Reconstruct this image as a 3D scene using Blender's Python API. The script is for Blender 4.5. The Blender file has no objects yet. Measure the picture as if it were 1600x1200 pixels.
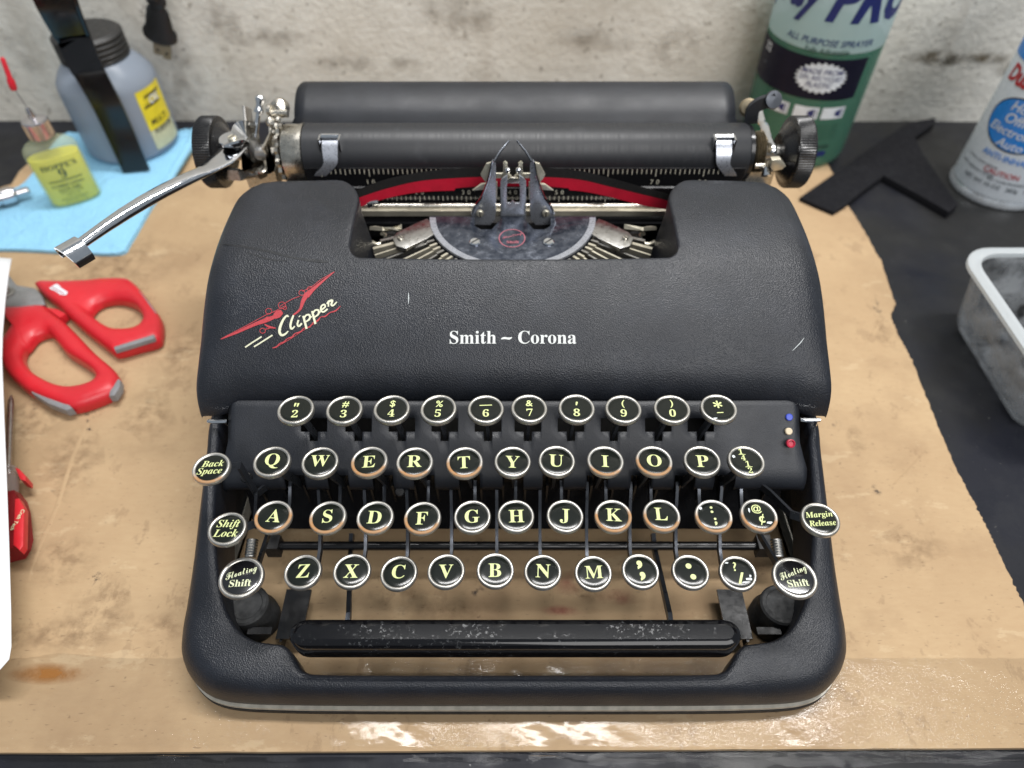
import bpy, bmesh, math, random
from math import sin, cos, tan, pi, radians, sqrt, atan2
from mathutils import Vector, Matrix

random.seed(7)
S = bpy.context.scene
C = S.collection
U = 0.00105            # one working unit (about a millimetre) in metres

# ------------------------------------------------------------------ camera, world, lamps, exposure
CAM = Vector((-0.8, -84.0, 300.0)); PITCH = radians(49.0); F = 1080.0   # pixels of the 1600 wide photo
cd = bpy.data.cameras.new('camera'); cam = bpy.data.objects.new('camera', cd); C.objects.link(cam)
cam.location = CAM * U; cam.rotation_euler = (pi / 2 - PITCH, 0, 0)
cd.sensor_width = 36.0; cd.lens = F / 1600 * 36.0
cd.clip_start = 0.005; cd.clip_end = 20
cd.dof.use_dof = True; cd.dof.focus_distance = 0.285; cd.dof.aperture_fstop = 7.0
S.camera = cam

W = bpy.data.worlds.new('World'); S.world = W; W.use_nodes = True
W.node_tree.nodes['Background'].inputs[0].default_value = (0.80, 0.90, 1.0, 1)
W.node_tree.nodes['Background'].inputs[1].default_value = 0.30

def area(name, loc, size, energy, col, target):
    l = bpy.data.lights.new(name, 'AREA'); l.shape = 'RECTANGLE'; l.size, l.size_y = size
    l.energy = energy; l.color = col
    o = bpy.data.objects.new(name, l); C.objects.link(o); o.location = loc
    o.rotation_euler = (Vector(target) - Vector(loc)).to_track_quat('-Z', 'Y').to_euler()
    return o
# a four foot twin shop light hanging over the bench, and an added fill lamp behind the camera
area('shop_light', (0.26, 0.395, 1.50), (1.22, 0.05), 12.5, (1.0, 0.985, 0.97), (0.26, 0.395, 0))
area('shop_light.001', (0.26, 0.46, 1.50), (1.22, 0.05), 12.5, (1.0, 0.985, 0.97), (0.26, 0.46, 0))
area('added_fill_light', (0.9, -1.5, 2.0), (2.0, 1.4), 46, (1.0, 0.98, 0.96), (0, 0.1, 0))

S.view_settings.view_transform = 'Standard'; S.view_settings.look = 'None'
S.view_settings.exposure = 0.1; S.view_settings.gamma = 1.0; S.view_settings.use_curve_mapping = False
S.render.engine = 'CYCLES'
S.cycles.use_denoising = True
S.cycles.max_bounces = 8; S.cycles.transparent_max_bounces = 12
S.cycles.caustics_reflective = False; S.cycles.caustics_refractive = False
S.cycles.sample_clamp_indirect = 4.0

# ------------------------------------------------------------------ survey: a photo pixel -> the point where its ray meets a plane x, y or z
FWD = Vector((0, cos(PITCH), -sin(PITCH))); UPV = Vector((0, sin(PITCH), cos(PITCH)))
def ray(u, v):
    return FWD + Vector((1, 0, 0)) * ((u - 800) / F) - UPV * ((v - 600) / F)
def px(u, v, x=None, y=None, z=None):
    d = ray(u, v)
    if z is not None: t = (z - CAM.z) / d.z
    elif y is not None: t = (y - CAM.y) / d.y
    else: t = (x - CAM.x) / d.x
    return CAM + d * t

# ------------------------------------------------------------------ mesh helpers
def lerp(a, b, t): return a + (b - a) * t
def frame(d):
    d = d.normalized(); a = Vector((0, 0, 1)) if abs(d.z) < 0.9 else Vector((0, 1, 0))
    x = d.cross(a).normalized(); return x, x.cross(d).normalized(), d
def basis(o, x, y, z):
    return Matrix(((x.x, y.x, z.x, o.x), (x.y, y.y, z.y, o.y), (x.z, y.z, z.z, o.z), (0, 0, 0, 1)))
def axis_m(o, d):
    x, y, z = frame(Vector(d)); return basis(Vector(o), x, y, z)

class MB:
    def __init__(s): s.v = []; s.f = []; s.m = []
    def add(s, vs, fs, M=None, mi=0):
        n = len(s.v)
        s.v += [(M @ Vector(p)) if M else Vector(p) for p in vs]
        s.f += [tuple(i + n for i in f) for f in fs]; s.m += [mi] * len(fs)
        return s
    def box(s, c, d, M=None, mi=0):
        x, y, z = [q / 2 for q in d]; cx, cy, cz = c
        vs = [(cx + i * x, cy + j * y, cz + k * z) for k in (-1, 1) for j in (-1, 1) for i in (-1, 1)]
        return s.add(vs, [(0, 2, 3, 1), (4, 5, 7, 6), (0, 1, 5, 4), (2, 6, 7, 3), (0, 4, 6, 2), (1, 3, 7, 5)], M, mi)
    def tube(s, path, r, n=10, cap=True, mi=0, flat=None):
        path = [Vector(p) for p in path]; k = len(path)
        rs = r if isinstance(r, (list, tuple)) else [r] * k
        x, y, d0 = frame(path[1] - path[0]); vs = []
        for i, p in enumerate(path):
            d = (path[min(i + 1, k - 1)] - path[max(i - 1, 0)]).normalized()
            x = (x - d * x.dot(d)).normalized(); y = d.cross(x)
            for j in range(n):
                a = 2 * pi * j / n
                vs.append(p + (x * cos(a) + y * sin(a)) * rs[i])
        fs = [(i * n + j, i * n + (j + 1) % n, (i + 1) * n + (j + 1) % n, (i + 1) * n + j) for i in range(k - 1) for j in range(n)]
        if cap: fs += [tuple(range(n - 1, -1, -1)), tuple((k - 1) * n + j for j in range(n))]
        return s.add(vs, fs, None, mi)
    def lathe(s, prof, n=32, M=None, mi=0, ridge=None):
        vs = []
        for i, (r, z) in enumerate(prof):
            for j in range(n):
                a = 2 * pi * j / n; rr = r
                if ridge and i in ridge: rr = r - (0.4 if j % 2 else 0)
                vs.append((rr * cos(a), rr * sin(a), z))
        k = len(prof)
        fs = [(i * n + j, i * n + (j + 1) % n, (i + 1) * n + (j + 1) % n, (i + 1) * n + j) for i in range(k - 1) for j in range(n)]
        if prof[0][0] > 1e-6: fs.append(tuple(range(n - 1, -1, -1)))
        if prof[-1][0] > 1e-6: fs.append(tuple((k - 1) * n + j for j in range(n)))
        return s.add(vs, fs, M, mi)
    def prism(s, out, z0, z1, M=None, bevel=0.0, mi=0):
        n = len(out); A = sum(out[i][0] * out[(i + 1) % n][1] - out[(i + 1) % n][0] * out[i][1] for i in range(n))
        if A < 0: out = out[::-1]
        rings = [(0, z0), (0, z1 - bevel)]
        if bevel: rings += [(bevel * 0.3, z1 - bevel * 0.3), (bevel, z1)]
        vs = []
        for ins, z in rings:
            for i in range(n):
                p = Vector(out[i][:2]); a = (p - Vector(out[i - 1][:2])); b = (Vector(out[(i + 1) % n][:2]) - p)
                a = a.normalized() if a.length > 1e-9 else b.normalized(); b = b.normalized() if b.length > 1e-9 else a
                nn = Vector((-a.y - b.y, a.x + b.x)); L = nn.length
                nn = nn / L * (1 / max(0.5, L / 2)) if L > 1e-6 else Vector((0, 0))
                q = p + nn * ins; vs.append((q.x, q.y, z))
        k = len(rings)
        fs = [(i * n + j, i * n + (j + 1) % n, (i + 1) * n + (j + 1) % n, (i + 1) * n + j) for i in range(k - 1) for j in range(n)]
        fs += [tuple(range(n - 1, -1, -1)), tuple((k - 1) * n + j for j in range(n))]
        return s.add(vs, fs, M, mi)
    def grid(s, rows, closed=False, mi=0, skip=None):
        m = len(rows[0]); vs = [p for r in rows for p in r]; fs = []
        for i in range(len(rows) - 1):
            for j in range(m if closed else m - 1):
                if skip and skip(i, j): continue
                fs.append((i * m + j, i * m + (j + 1) % m, (i + 1) * m + (j + 1) % m, (i + 1) * m + j))
        return s.add(vs, fs, None, mi)
    def ribbon(s, pts, ws, up, mi=0):
        """flat stroke lying on a surface: pts on it, ws half widths, up = normal(s)"""
        k = len(pts); vs = []
        if not isinstance(ws, (list, tuple)): ws = [ws] * k
        for i, p in enumerate(pts):
            d = pts[min(i + 1, k - 1)] - pts[max(i - 1, 0)]
            n = up[i] if isinstance(up, list) else up
            c = n.cross(d).normalized() * ws[i]
            vs += [p - c, p + c]
        return s.add(vs, [(2 * i, 2 * i + 2, 2 * i + 3, 2 * i + 1) for i in range(k - 1)], None, mi)
    def mesh(s, name, mats, sharp=35, org=Vector((0, 0, 0))):
        me = bpy.data.meshes.new(name)
        me.from_pydata([tuple((p - org) * U) for p in s.v], [], s.f)
        for m in (mats if isinstance(mats, (list, tuple)) else [mats]): me.materials.append(m)
        me.polygons.foreach_set('material_index', s.m)
        b = bmesh.new(); b.from_mesh(me); bmesh.ops.recalc_face_normals(b, faces=b.faces); b.to_mesh(me); b.free()
        me.polygons.foreach_set('use_smooth', [True] * len(me.polygons))
        me.set_sharp_from_angle(angle=radians(sharp)); me.update()
        return me
    def build(s, name, mats, parent=None, sharp=35, label=None):
        org = parent['_org'] if parent and '_org' in parent else (0, 0, 0)
        org = Vector(org); o = bpy.data.objects.new(name, s.mesh(name, mats, sharp, org)); C.objects.link(o)
        if parent: o.parent = parent; o['_org'] = tuple(org)
        if label: o['label'] = label
        return o

ALL_ORG = []
def thing(name, label, cat, base=(0, 0, 0), group=None):
    o = bpy.data.objects.new(name, None); C.objects.link(o); o.empty_display_size = 0.02
    o.location = Vector(base) * U; o['_org'] = tuple(base); o['label'] = label; o['category'] = cat
    if group: o['group'] = group
    return o
def tag(o, label, cat, group=None):
    o['label'] = label; o['category'] = cat
    if group: o['group'] = group
    return o
def smooth_path(pts, k=6):
    """Catmull-Rom through the points (tuples or vectors of any length)"""
    P = [Vector(p) for p in pts]; out = []
    for i in range(len(P) - 1):
        a, b, c, d = P[max(i - 1, 0)], P[i], P[i + 1], P[min(i + 2, len(P) - 1)]
        for j in range(k):
            t = j / k
            out.append(0.5 * ((2 * b) + (c - a) * t + (2 * a - 5 * b + 4 * c - d) * t * t + (3 * b - a - 3 * c + d) * t ** 3))
    out.append(P[-1]); return out
def smooth_closed(pts, k=5):
    P = [Vector(p) for p in pts]; n = len(P); out = []
    for i in range(n):
        a, b, c, d = P[i - 1], P[i], P[(i + 1) % n], P[(i + 2) % n]
        for j in range(k):
            t = j / k
            out.append(0.5 * ((2 * b) + (c - a) * t + (2 * a - 5 * b + 4 * c - d) * t * t + (3 * b - a - 3 * c + d) * t ** 3))
    return out
def interp(tab, x):
    if x <= tab[0][0]: return tab[0][1]
    for (a, p), (b, q) in zip(tab, tab[1:]):
        if x <= b: return p + (q - p) * (x - a) / (b - a)
    return tab[-1][1]

# lettering: bold serif, bold italic and script letters come from the Unicode mathematical alphabets
def sty(t, kind):
    up, lo, dg = {'serif': (0x1D400, 0x1D41A, 0x1D7CE), 'italic': (0x1D468, 0x1D482, 0x1D7CE), 'script': (0x1D4D0, 0x1D4EA, 0x1D7CE)}[kind]
    o = ''
    for c in t:
        if 'A' <= c <= 'Z': o += chr(up + ord(c) - 65)
        elif 'a' <= c <= 'z': o += chr(lo + ord(c) - 97)
        elif '0' <= c <= '9': o += chr(dg + ord(c) - 48)
        else: o += c
    return o
_gl = {}
def cut_glyphs(jobs, bold):
    """outlines of the listed (kind, character) pairs, cut out of one block of text with a marker on each side of every character"""
    jobs = [(None, '')] + jobs
    cu = bpy.data.curves.new('lettering', 'FONT'); cu.size = 1.0; cu.resolution_u = 3; cu.offset = bold; cu.space_line = 3.0
    cu.body = '\n'.join('I ' + (sty(c, k) if k else c) + ' I' for k, c in jobs)
    ob = bpy.data.objects.new('lettering', cu); me = bpy.data.meshes.new_from_object(ob)
    V = [(v.co.x, v.co.y) for v in me.vertices]; Fc = [tuple(q.vertices) for q in me.polygons]
    bpy.data.objects.remove(ob); bpy.data.curves.remove(cu); bpy.data.meshes.remove(me)
    par = list(range(len(V)))
    def find(a):
        while par[a] != a: par[a] = par[par[a]]; a = par[a]
        return a
    for f in Fc:
        for q in f[1:]: par[find(q)] = find(f[0])
    comp = {}
    for f in Fc: comp.setdefault(find(f[0]), []).append(f)
    lines = {}
    for fs in comp.values():
        ids = sorted({q for f in fs for q in f}); xs = [V[q][0] for q in ids]; ys = [V[q][1] for q in ids]
        lines.setdefault(int(round((0.3 - (min(ys) + max(ys)) / 2) / 3.0)), []).append((min(xs), max(xs), ids, fs))
    base = max(c[0] for c in lines[0]); half = base / 2
    for li, cs in lines.items():
        if not 0 < li < len(jobs): continue
        first = min(cs, key=lambda c: c[0]); last = max(cs, key=lambda c: c[1]); vs = []; fc = []; n = 0
        for c in cs:
            if c is first or c is last: continue
            mp = {q: n + i for i, q in enumerate(c[2])}; n += len(c[2])
            vs += [(V[q][0] - half, V[q][1] + li * 3.0) for q in c[2]]; fc += [tuple(mp[q] for q in f) for f in c[3]]
        _gl[(*jobs[li], bold)] = (vs, fc, last[0] - base)
PLAIN = [(None, chr(c)) for c in range(33, 127)] + [(None, c) for c in '\u00a2\u2013\u2014']
cut_glyphs([('serif', c) for c in 'ABCDEFGHIJKLMNOPQRSTUVWXYZ234567890' + '1mithoronaf'] + [('italic', c) for c in 'BSLMRackpehiftorgnls'] + [('script', c) for c in 'Floating'] + PLAIN, 0.0)
cut_glyphs(PLAIN, 0.012); cut_glyphs(PLAIN, 0.04)
def glyph(kind, c, bold):
    if kind in ('sans', 'sansit'):          # plain sans letters, slanted for the italic
        g = glyph(None, c, max(bold, 0.012)); s = 0.22 if kind == 'sansit' else 0.0
        return ([(x + y * s, y) for x, y in g[0]], g[1], g[2])
    if kind: bold = 0.0
    return _gl.get((kind, c, bold)) or _gl[(None, c, bold)]
_tc = {}
def text2d(body, kind='serif', size=1.0, maxlen=None, bold=0.0):
    """triangles of a line of text, centred on its own box: (verts2d, faces, width, height)"""
    bold = 0.0 if bold < 0.006 else (0.012 if bold < 0.025 else 0.04)
    key = (body, kind, bold)
    if key not in _tc:
        v = []; f = []; x = 0.0
        for c in body:
            if c == ' ': x += 0.28; continue
            g = glyph(kind if c.isalnum() and c.isascii() else None, c, bold)
            n = len(v); v += [(a + x, b) for a, b in g[0]]; f += [tuple(q + n for q in t) for t in g[1]]; x += g[2]
        xs = [q[0] for q in v]; ys = [q[1] for q in v]
        cx, cy = (min(xs) + max(xs)) / 2, (min(ys) + max(ys)) / 2
        _tc[key] = ([(a - cx, b - cy) for a, b in v], f, max(xs) - min(xs), max(ys) - min(ys))
    v, f, w, h = _tc[key]
    return [(x * size, y * size) for x, y in v], f, w * size, h * size
def fine(v, f, L):
    b = bmesh.new(); vv = [b.verts.new((x, y, 0)) for x, y in v]
    for q in f:
        try: b.faces.new([vv[i] for i in q])
        except ValueError: pass
    for _ in range(5):
        es = [e for e in b.edges if e.calc_length() > L]
        if not es: break
        bmesh.ops.subdivide_edges(b, edges=es, cuts=1); bmesh.ops.triangulate(b, faces=b.faces)
    b.verts.index_update()
    r = ([(p.co.x, p.co.y) for p in b.verts], [tuple(q.index for q in p.verts) for p in b.faces]); b.free(); return r

# ------------------------------------------------------------------ materials
class NT:
    def __init__(s, name):
        s.mat = bpy.data.materials.new(name); s.mat.use_nodes = True; s.t = s.mat.node_tree
        s.t.nodes.clear(); s.out = s.t.nodes.new('ShaderNodeOutputMaterial'); s._co = None
    def n(s, typ, **kw):
        nd = s.t.nodes.new('ShaderNode' + typ)
        for k, v in kw.items():
            if k in nd.inputs: nd.inputs[k].default_value = v
            else: setattr(nd, k, v)
        return nd
    def l(s, a, b): s.t.links.new(a, b)
    def co(s):
        if not s._co: s._co = s.n('TexCoord').outputs['Object']
        return s._co
    def noise(s, scale, detail=4, rough=0.55, stretch=None, off=0, dist=0.0):
        nd = s.n('TexNoise'); nd.inputs['Scale'].default_value = scale; nd.inputs['Detail'].default_value = detail
        nd.inputs['Roughness'].default_value = rough; nd.inputs['Distortion'].default_value = dist
        mp = s.n('Mapping'); s.l(s.co(), mp.inputs[0]); mp.inputs['Location'].default_value = (off, off * 1.7, off * 0.3)
        if stretch: mp.inputs['Scale'].default_value = stretch
        s.l(mp.outputs[0], nd.inputs['Vector']); return nd.outputs[0]
    def ramp(s, fac, lo, hi, a=0.0, b=1.0):
        nd = s.n('MapRange'); s.l(fac, nd.inputs[0]); nd.inputs[1].default_value = lo; nd.inputs[2].default_value = hi
        nd.inputs[3].default_value = a; nd.inputs[4].default_value = b; return nd.outputs[0]
    def mix(s, fac, a, b):
        nd = s.n('Mix'); nd.data_type = 'RGBA'
        for sock, val in ((nd.inputs[0], fac), (nd.inputs[6], a), (nd.inputs[7], b)):
            if isinstance(val, bpy.types.NodeSocket): s.l(val, sock)
            elif isinstance(val, (int, float)): sock.default_value = val
            else: sock.default_value = (*val[:3], 1)
        return nd.outputs[2]
    def math(s, op, a, b=0.0):
        nd = s.n('Math'); nd.operation = op
        for sock, val in ((nd.inputs[0], a), (nd.inputs[1], b)):
            if isinstance(val, bpy.types.NodeSocket): s.l(val, sock)
            else: sock.default_value = val
        return nd.outputs[0]
    def bump(s, h, strength, dist, prev=None):
        nd = s.n('Bump'); nd.inputs['Strength'].default_value = strength; nd.inputs['Distance'].default_value = dist
        s.l(h, nd.inputs['Height'])
        if prev: s.l(prev, nd.inputs['Normal'])
        return nd.outputs[0]
    def pbr(s, col, rough=0.5, metal=0.0, normal=None, **kw):
        p = s.n('BsdfPrincipled')
        for sock, val in ((p.inputs['Base Color'], col), (p.inputs['Roughness'], rough), (p.inputs['Metallic'], metal)):
            if isinstance(val, bpy.types.NodeSocket): s.l(val, sock)
            elif isinstance(val, (int, float)): sock.default_value = val
            else: sock.default_value = (*val[:3], 1)
        if normal: s.l(normal, p.inputs['Normal'])
        for k, v in kw.items(): p.inputs[k].default_value = v
        s.p = p; return p.outputs[0]
    def done(s, sh): s.l(sh, s.out.inputs[0]); return s.mat

def simple(name, col, rough=0.5, metal=0.0, var=0.12, vs=120, bump=0.0, bs=900, **kw):
    n = NT(name); f = n.ramp(n.noise(vs), 0.3, 0.7)
    c = n.mix(f, [q * (1 - var) for q in col], [min(1, q * (1 + var)) for q in col])
    r = n.ramp(n.noise(vs * 2.3, off=3), 0.3, 0.7, max(0.02, rough * 0.75), min(1, rough * 1.25))
    nm = n.bump(n.noise(bs, 3), bump, 0.0003) if bump else None
    return n.done(n.pbr(c, r, metal, nm, **kw))

def crinkle(name, col, bs, strength, rough, dist=0.00025):
    n = NT(name)
    a = n.noise(bs, 2, 0.5); v = n.n('TexVoronoi'); v.inputs['Scale'].default_value = bs * 0.9; n.l(n.co(), v.inputs['Vector'])
    h = n.math('ADD', n.math('MULTIPLY', a, 0.7), n.math('MULTIPLY', v.outputs[0], 0.6))
    dust = n.ramp(n.noise(36, 6, 0.68, off=2), 0.45, 0.72, 0, 0.5)
    fl = n.ramp(n.noise(bs * 0.7, 2, off=9), 0.66, 0.74, 0, 0.9)
    c = n.mix(n.math('MAXIMUM', dust, fl), col, [q * 2.1 + 0.006 for q in col])
    r = n.ramp(n.noise(40, 4, off=5), 0.3, 0.7, rough - 0.07, rough + 0.09)
    return n.done(n.pbr(c, r, 0, n.bump(h, strength, dist), **{'Specular IOR Level': 0.5}))

M = {}
M['paint'] = crinkle('crinkle_paint', (0.0095, 0.0112, 0.0160), 1900, 0.85, 0.40)
M['paint_fine'] = crinkle('fine_black_paint', (0.0095, 0.011, 0.015), 2300, 0.35, 0.46)
M['black'] = simple('black_enamel', (0.008, 0.008, 0.009), 0.22, bump=0.05, bs=700)
M['black_matte'] = simple('black_iron', (0.010, 0.010, 0.011), 0.5, bump=0.2)
M['rub'] = simple('rubbed_paint', (0.007, 0.008, 0.010), 0.5, bump=0.4, bs=1500)
M['lever_steel'] = simple('blued_lever_steel', (0.05, 0.055, 0.065), 0.33, 0.7)
M['chrome'] = simple('chrome', (0.72, 0.73, 0.75), 0.10, 1.0, 0.05, 300)
M['nickel'] = simple('dull_nickel', (0.52, 0.49, 0.43), 0.3, 1.0, 0.22, 350, bump=0.12, bs=1500)
M['trim'] = simple('dull_trim_strip', (0.50, 0.47, 0.40), 0.42, 0.35, 0.2, 200)
M['steel'] = simple('brushed_steel', (0.42, 0.41, 0.39), 0.33, 1.0, 0.15, 260, bump=0.08, bs=2200)
M['cream_metal'] = simple('yellowed_plated_steel', (0.62, 0.58, 0.47), 0.38, 0.75, 0.12)
M['rubber'] = None
n = NT('platen_rubber'); st = n.noise(1500, 2, 0.5, (1, 0.003, 0.003))
sc = n.ramp(n.noise(70, 5, 0.6, off=4), 0.62, 0.8, 0, 0.5)
M['rubber'] = n.done(n.pbr(n.mix(sc, (0.018, 0.019, 0.022), (0.06, 0.062, 0.068)), n.ramp(st, 0.35, 0.65, 0.40, 0.52), 0, n.bump(st, 0.08, 0.0001)))
M['foot'] = simple('old_rubber', (0.030, 0.031, 0.032), 0.7, 0, 0.5, 180, bump=0.25, bs=500)
# cover plate: cloudy tarnish, with its dark reflection put into the base colour
n = NT('tarnished_chrome_dark_reflection'); a = n.ramp(n.noise(300, 4, 0.6), 0.38, 0.72)
M['tarnish_dark_reflection'] = n.done(n.pbr(n.mix(a, (0.055, 0.065, 0.09), (0.16, 0.175, 0.21)), n.ramp(a, 0, 1, 0.12, 0.34), 0.75))
M['satin'] = simple('satin_plate', (0.44, 0.46, 0.51), 0.30, 0.65, 0.1, 300)
# key rims: brushed nickel, and the browned ones
n = NT('key_rim_metal'); M['rim'] = n.done(n.pbr(n.mix(n.ramp(n.noise(400, 3), 0.4, 0.75), (0.52, 0.505, 0.47), (0.40, 0.38, 0.34)), 0.33, 0.88))
def rusty(seed, amt):
    n = NT('worn_key_rim'); sx = n.n('SeparateXYZ'); n.l(n.co(), sx.inputs[0])
    h = n.math('ADD', n.math('MULTIPLY', sx.outputs[1], -150.0), n.math('MULTIPLY', n.noise(160, 4, off=seed), 1.6))
    h = n.math('ADD', h, n.math('MULTIPLY', sx.outputs[0], 60.0 * random.uniform(-1, 1)))
    f = n.ramp(h, 1.15 - amt, 1.75 - amt)
    f = n.math('MULTIPLY', f, n.ramp(sx.outputs[2], -0.0004, 0.0001))
    c = n.mix(f, (0.50, 0.485, 0.45), n.mix(n.ramp(n.noise(700, off=seed), 0.35, 0.65), (0.42, 0.21, 0.08), (0.36, 0.23, 0.13)))
    return n.done(n.pbr(c, n.ramp(f, 0, 1, 0.36, 0.6), n.ramp(f, 0, 1, 0.8, 0.1)))
M['rust1'] = rusty(1, 0.15); M['rust2'] = rusty(4, 0.55); M['rust3'] = rusty(8, 1.0)
n = NT('key_face_black'); d = n.ramp(n.noise(900, 4, 0.6), 0.60, 0.72, 0, 0.10)
M['keyface'] = n.done(n.pbr(n.mix(d, (0.008, 0.010, 0.008), (0.05, 0.055, 0.05)), 0.16, 0, None, **{'Specular IOR Level': 0.35}))
n = NT('gloss_key_face_black'); M['keygloss'] = n.done(n.pbr((0.006, 0.006, 0.007), 0.15, 0, None, **{'Coat Weight': 1.0, 'Coat Roughness': 0.03}))
M['legend'] = simple('legend_cream_green', (0.62, 0.68, 0.30), 0.5, 0, 0.06, 900)
M['legend_pale'] = simple('legend_pale', (0.66, 0.70, 0.45), 0.5, 0, 0.06, 900)
M['chip'] = simple('chipped_white', (0.62, 0.66, 0.66), 0.5)
M['print_white'] = simple('printed_silver_white', (0.66, 0.68, 0.66), 0.5, 0, 0.1, 1500)
M['print_cream'] = simple('printed_cream', (0.66, 0.66, 0.48), 0.5, 0, 0.1, 1500)
M['print_red'] = simple('printed_red', (0.42, 0.045, 0.055), 0.5, 0, 0.3, 2500)
M['print_rose'] = simple('printed_rose', (0.40, 0.12, 0.15), 0.45, 0, 0.2, 2500)
n = NT('space_bar_plastic'); sp = n.ramp(n.noise(520, 6, 0.75, (1, 1.2, 1)), 0.56, 0.68); b2 = n.ramp(n.noise(60, 3, off=5), 0.45, 0.62)
ff = n.math('MULTIPLY', sp, b2)
M['bar'] = n.done(n.pbr(n.mix(ff, (0.004, 0.004, 0.005), (0.07, 0.074, 0.078)), n.ramp(ff, 0, 1, 0.10, 0.5), 0, None, **{'Specular IOR Level': 0.4}))
M['ribbon_black'] = simple('ribbon_black', (0.010, 0.009, 0.009), 0.75, bump=0.3, bs=3000)
M['ribbon_red'] = simple('ribbon_red', (0.62, 0.005, 0.032), 0.7, bump=0.3, bs=3000)
M['marks'] = simple('scale_marks', (0.66, 0.62, 0.50), 0.5)
M['knob'] = simple('knob_bakelite', (0.012, 0.012, 0.013), 0.28)
M['dot_blue'] = simple('dot_blue', (0.03, 0.06, 0.42), 0.4); M['dot_white'] = simple('dot_cream', (0.66, 0.55, 0.38), 0.5); M['dot_red'] = simple('dot_red', (0.45, 0.02, 0.05), 0.4)

# cardboard: fibres, oil stains, smudges
n = NT('cardboard')
big = n.noise(9, 4, 0.6); fib = n.noise(420, 4, 0.6, (0.35, 1, 1)); sm = n.noise(24, 5, 0.62, off=3); spk = n.noise(160, 3, 0.5, off=6)
c = n.mix(n.ramp(big, 0.35, 0.7), (0.40, 0.276, 0.158), (0.49, 0.352, 0.206))
c = n.mix(n.ramp(fib, 0.3, 0.7, 0, 0.22), c, (0.33, 0.205, 0.11))
c = n.mix(n.ramp(sm, 0.52, 0.76, 0, 0.42), c, (0.24, 0.15, 0.085))
c = n.mix(n.ramp(n.noise(7, 3, 0.5, off=11), 0.56, 0.68, 0, 0.35), c, (0.29, 0.17, 0.085))
c = n.mix(n.ramp(spk, 0.70, 0.76, 0, 0.55), c, (0.12, 0.075, 0.045))
c = n.mix(n.ramp(n.noise(75, 6, 0.72, (1, 0.6, 1), off=17), 0.585, 0.63, 0, 0.30), c, (0.20, 0.125, 0.07))
c = n.mix(n.ramp(n.noise(52, 6, 0.7, (0.5, 1.2, 1), off=23), 0.60, 0.64, 0, 0.28), c, (0.60, 0.47, 0.30))
c = n.mix(n.ramp(n.noise(900, 2, 0.5, (0.25, 1, 1), off=29), 0.66, 0.72, 0, 0.5), c, (0.17, 0.11, 0.065))
nm = n.bump(n.math('ADD', n.math('MULTIPLY', fib, 0.5), n.math('MULTIPLY', sm, 1.2)), 0.35, 0.0006)
M['cardboard'] = n.done(n.pbr(c, 0.78, 0, nm, **{'Specular IOR Level': 0.3}))
M['card_edge'] = simple('torn_cardboard_edge', (0.40, 0.27, 0.16), 0.85, 0, 0.35, 300, bump=0.8, bs=700)
M['stain'] = None
def stain(name, col, lo, hi, sc, a, axes=(1, 1, 0)):
    n = NT(name); f = n.ramp(n.noise(sc, 5, 0.65), lo, hi, 0, a)
    ge = n.n('TexCoord').outputs['Generated']; vm = n.n('VectorMath'); vm.operation = 'DISTANCE'; n.l(ge, vm.inputs[0]); vm.inputs[1].default_value = (0.5, 0.5, 0.5)
    sb = n.n('VectorMath'); sb.operation = 'MULTIPLY'; sb.inputs[1].default_value = axes; n.l(ge, sb.inputs[0]); n.l(sb.outputs[0], vm.inputs[0]); vm.inputs[1].default_value = [0.5 * q for q in axes]
    f = n.math('MULTIPLY', f, n.ramp(vm.outputs['Value'], 0.12, 0.46, 1, 0))
    tr = n.n('BsdfTransparent'); mx = n.n('MixShader'); n.l(f, mx.inputs[0]); n.l(tr.outputs[0], mx.inputs[1]); n.l(n.pbr(col, 0.8), mx.inputs[2])
    return n.done(mx.outputs[0])
# bench top: black mat with dust
n = NT('bench_black'); d = n.ramp(n.noise(380, 3, 0.5), 0.70, 0.76, 0, 0.35); cl = n.ramp(n.noise(7, 4, 0.6, off=2), 0.42, 0.62)
c = n.mix(cl, (0.008, 0.009, 0.015), (0.013, 0.013, 0.013)); c = n.mix(n.ramp(n.noise(40, 5, 0.65, off=7), 0.5, 0.75, 0, 0.25), c, (0.04, 0.04, 0.04))
c = n.mix(d, c, (0.22, 0.21, 0.19))
M['bench'] = n.done(n.pbr(c, n.ramp(n.noise(30, 4, off=4), 0.35, 0.65, 0.38, 0.62), 0, n.bump(n.noise(500, 4), 0.2, 0.0004), **{'Specular IOR Level': 0.25}))
# wall: painted concrete, blotchy with pits
n = NT('painted_concrete')
c = n.mix(n.ramp(n.noise(8, 5, 0.6), 0.32, 0.68), (0.70, 0.665, 0.585), (0.82, 0.80, 0.735))
c = n.mix(n.ramp(n.noise(60, 7, 0.72, off=3), 0.54, 0.74, 0, 0.45), c, (0.42, 0.38, 0.31))
c = n.mix(n.ramp(n.noise(190, 3, 0.5, off=8), 0.64, 0.70, 0, 0.6), c, (0.22, 0.19, 0.15))
c = n.mix(n.ramp(n.noise(20, 5, 0.6, (1.4, 1, 0.28), off=12), 0.56, 0.72, 0, 0.4), c, (0.42, 0.37, 0.30))
nm = n.bump(n.math('ADD', n.noise(30, 6, 0.6, off=3), n.math('MULTIPLY', n.noise(220, 4), 0.4)), 0.6, 0.003)
M['wall'] = n.done(n.pbr(c, 0.6, 0, nm))
M['wall_stain'] = stain('wall_stain', (0.11, 0.075, 0.03), 0.40, 0.60, 90, 0.85, (1, 0, 1))
M['wall_stain2'] = stain('wall_streak', (0.19, 0.15, 0.11), 0.40, 0.66, 60, 0.45, (1, 0, 1))
M['smudge'] = stain('oil_smudge', (0.16, 0.09, 0.045), 0.42, 0.64, 110, 0.30)
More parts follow.
